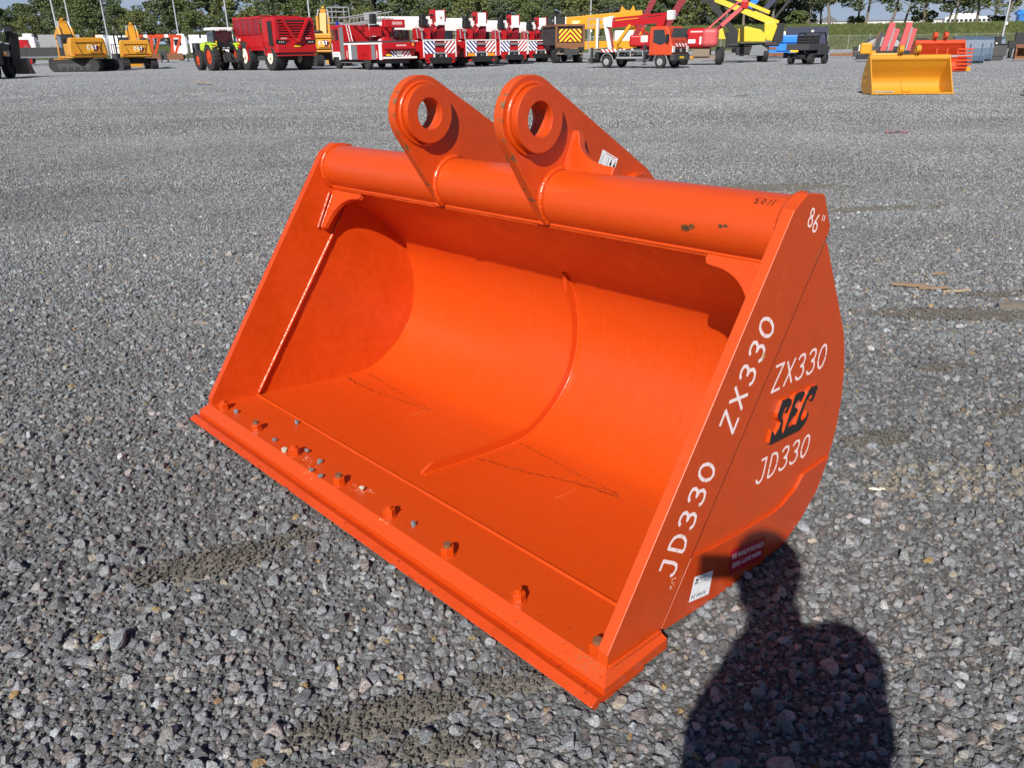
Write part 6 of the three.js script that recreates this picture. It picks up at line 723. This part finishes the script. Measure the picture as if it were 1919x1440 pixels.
{ // trees
  const barkM = mat(lin(.16, .14, .11), .95), leafC = [lin(.085, .115, .034), lin(.068, .098, .036), lin(.112, .132, .04), lin(.078, .105, .048)].map(c => mat(c, .8, 0, { side: THREE.DoubleSide }));
  const proto = (seed, H, low, wid, lean, dens = 1) => {
    const r = rng(seed), trunk = [], tips = []; const tx = y => lean * y * .12 + .2 * Math.sin(y * .4 + seed);
    const top = H * .8; let prev = [0, 0, 0], n = 7; for (let i = 1; i <= n; i++) { const y = top * i / n, p = [tx(y), y, .15 * Math.sin(y + seed)]; trunk.push(rod(prev, p, .3 * (1 - .8 * (i - 1) / n), .3 * (1 - .8 * i / n), 7)); prev = p; }
    for (let i = 0; i < 15; i++) { const y = mix(low * .9, H * .78, i / 14), a = i * 2.4 + r(), L = wid * (.55 + .5 * r()) * Math.sin(Math.PI * Math.min(1, .22 + .72 * (y - low * .8) / (H - low * .8))), e = [tx(y) + Math.cos(a) * L, y + L * (.4 + .3 * r()), Math.sin(a) * L]; trunk.push(rod([tx(y), y, 0], e, .1, .03, 5)); tips.push(e); }
    for (let i = 0; i < 7; i++) tips.push([tx(H) + (r() - .5) * wid * .7, H * (.84 + .13 * r()), (r() - .5) * wid * .7]);
    const pos = [], nor = [], v = new THREE.Vector3(), q = new THREE.Vector3(), w = new THREE.Vector3();
    for (const e of tips) { const R = wid * (.26 + .16 * r()), cnt = Math.round((150 + 60 * r()) * dens); for (let i = 0; i < cnt; i++) {
      v.set(r() - .5, r() - .5, r() - .5).normalize().multiplyScalar(R * (.45 + .6 * Math.pow(r(), .6))); v.y *= .72; const s = .15 + .17 * r(); q.set(r() - .5, r() - .5, r() - .5).normalize(); w.set(r() - .5, r() - .5, r() - .5).cross(q).normalize(); const c = [e[0] + v.x, e[1] + v.y, e[2] + v.z], a = q.multiplyScalar(s), b = w.multiplyScalar(s * .8); const p = (i2, j2) => pos.push(c[0] + a.x * i2 + b.x * j2, c[1] + a.y * i2 + b.y * j2, c[2] + a.z * i2 + b.z * j2);
      p(-1, -.2); p(.2, -1); p(1, .2); p(-1, -.2); p(1, .2); p(-.1, 1); } }
    const g = new THREE.BufferGeometry(); g.setAttribute('position', new THREE.Float32BufferAttribute(pos, 3)); g.computeVertexNormals(); return { trunk: merge(trunk), crown: g };
  };
  const low = [proto(11, 13, 2.2, 4.6, 0), proto(12, 14.5, 2.6, 4.2, .3), proto(13, 12.5, 1.8, 5, -.3), proto(14, 15, 3, 4.4, .1)], tall = [proto(21, 14.5, 5, 4.8, .9), proto(22, 16, 5.4, 4.4, -.7), proto(23, 15, 4.8, 5.2, .5), proto(24, 13.5, 4.6, 4.2, 1.2)], shrub = [proto(31, 3.2, .3, 2.2, 0, .3), proto(32, 2.6, .2, 2.4, .4, .3)];
  const q = rng(515);
  const plant = (x, y, z, pr, k, s, label, group, name = 'tree') => { const t = thing(name, label, name, [x, y, z], q() * 6.28, group); t.scale.set(s * 1.2, s * (.92 + .16 * q()), s * 1.2); part(t, 'trunk', barkM, pr.trunk.clone()); const c = new THREE.Mesh(pr.crown, leafC[k % 4]); c.name = 'crown'; c.castShadow = c.receiveShadow = true; t.add(c); };
  // left and middle: a closed belt of trees, coming nearer from left to right
  for (let row = 0; row < 3; row++) for (let i = 0; i < 34; i++) { const f = (i + .5 * (row % 2) + .3 * (q() - .5)) / 33, d = mix(430, 215, Math.pow(Math.max(0, f), .55)) + row * 9, u = -60 + 1440 * f, x = (u - 959) / 1466 * d * 1.089 + .006 * d; plant(x, row === 0 ? 1.5 : 3, -d, low[(i * 3 + row) % 4], i + row, (.76 + .42 * q()) * (f > .08 && f < .5 ? 1.12 : 1) * (row ? 1.1 : 1), 'leafy green tree in the closed belt of trees behind the yard', 'belt of trees behind the yard'); }
  // right: separate trees with bare lower trunks on the bank
  for (let i = 0; i < 15; i++) { const u = 1330 + i * 46 + 20 * (q() - .5), d = 196 + 10 * q(), x = (u - 959) / 1466 * d * 1.089; plant(x, 4.4, -d, tall[i % 4], i + 1, .95 + .2 * q(), 'tree with a bare lower trunk standing on the grass bank', 'trees standing on the grass bank'); }
  for (let i = 0; i < 9; i++) { const u = 1300 + i * 72 + 30 * (q() - .5), d = 222 + 14 * q(), x = (u - 959) / 1466 * d * 1.089; plant(x, 3, -d, tall[(i + 2) % 4], i, 1 + .2 * q(), 'tree farther back behind those on the grass bank', 'trees behind the grass bank'); }
  for (let i = 0; i < 12; i++) { const u = 560 + i * 107 + 40 * (q() - .5), d = 200 + 12 * q(), x = (u - 959) / 1466 * d * 1.089; plant(x, 4.3, -d, shrub[i % 2], i, .6 + .5 * q(), 'low green shrub growing along the top of the grass bank', 'shrubs on the grass bank', 'shrub'); }
}
{ // buildings beyond the trees
  const hall = thing('warehouse', 'long dark grey industrial hall showing between the trunks behind the boom lifts', 'building', [68, 0, -262]); part(hall, 'wall', mat(lin(.13, .135, .15), .7), box(46, 7.4, 20, 0, 3.7, 0)); part(hall, 'roof_edge', mat(lin(.2, .2, .21), .6), box(46.6, .4, 20.6, 0, 7.5, 0)); part(hall, 'wall_joint', mat(lin(.09, .095, .1), .7), Array.from({ length: 9 }, (_, i) => box(.15, 7, .06, -21 + i * 5.2, 3.6, 10.03)));
  const wh = thing('greenhouse_hall', 'low white hall with a dark roof gable seen between the trunks on the bank', 'building', [118, 3, -275], -.3); part(wh, 'wall', mat(lin(.6, .6, .58), .6), box(36, 4.2, 12, 0, 2.1, 0)); part(wh, 'roof', mat(lin(.12, .12, .13), .7), exZ([[-18, 4.2], [-11, 4.2], [-14.5, 6.2]], -4, 4), box(36.4, .3, 12.4, 0, 4.35, 0)); part(wh, 'window', M.glass, Array.from({ length: 9 }, (_, i) => box(1.8, 1.4, .1, -14 + i * 3.6, 1.8, 6.02)));
  const bt = thing('river_vessel', 'white ship superstructure with rows of windows beyond the bank', 'ship', [163, 3.5, -305], -.3); part(bt, 'hull', mat(lin(.62, .63, .63), .5), rbox(17, 3.4, 5, .3, 0, 1.2, 0)); part(bt, 'deck_house', mat(lin(.7, .7, .69), .5), rbox(15, 2.6, 4.4, .3, 0, 4.2, 0), rbox(8, 1.2, 4, .3, -1.5, 6, 0)); part(bt, 'window', M.glass, Array.from({ length: 10 }, (_, i) => box(1.0, .8, .1, -6.4 + i * 1.42, 4.3, 2.23))); part(bt, 'stripe', M.slate, box(17.1, .5, 5.1, 0, 2.3, 0));
  const bl = thing('blue_machine', 'tall blue machine with a lattice top standing beyond the bank', 'machine', [183, 3.5, -305], -.3); part(bl, 'tower', M.blue, box(4, 7.5, 4, 0, 3.7, 0), box(5.4, 1, 4.4, 0, 6.4, 0)); part(bl, 'lattice', M.navy, Array.from({ length: 6 }, (_, i) => bar([-2.5 + i, .5, 2.1], [-1.5 + i, 7, 2.1], .2))); part(bl, 'tank', M.white, T(new THREE.SphereGeometry(3.6, 20, 10, 0, 6.3, 0, 1.5), 7, -.5, 0)); part(bl, 'mast', M.zinc, rod([7, 0, 0], [7, 9, 0], .12));
}
renderer.render(scene, camera);
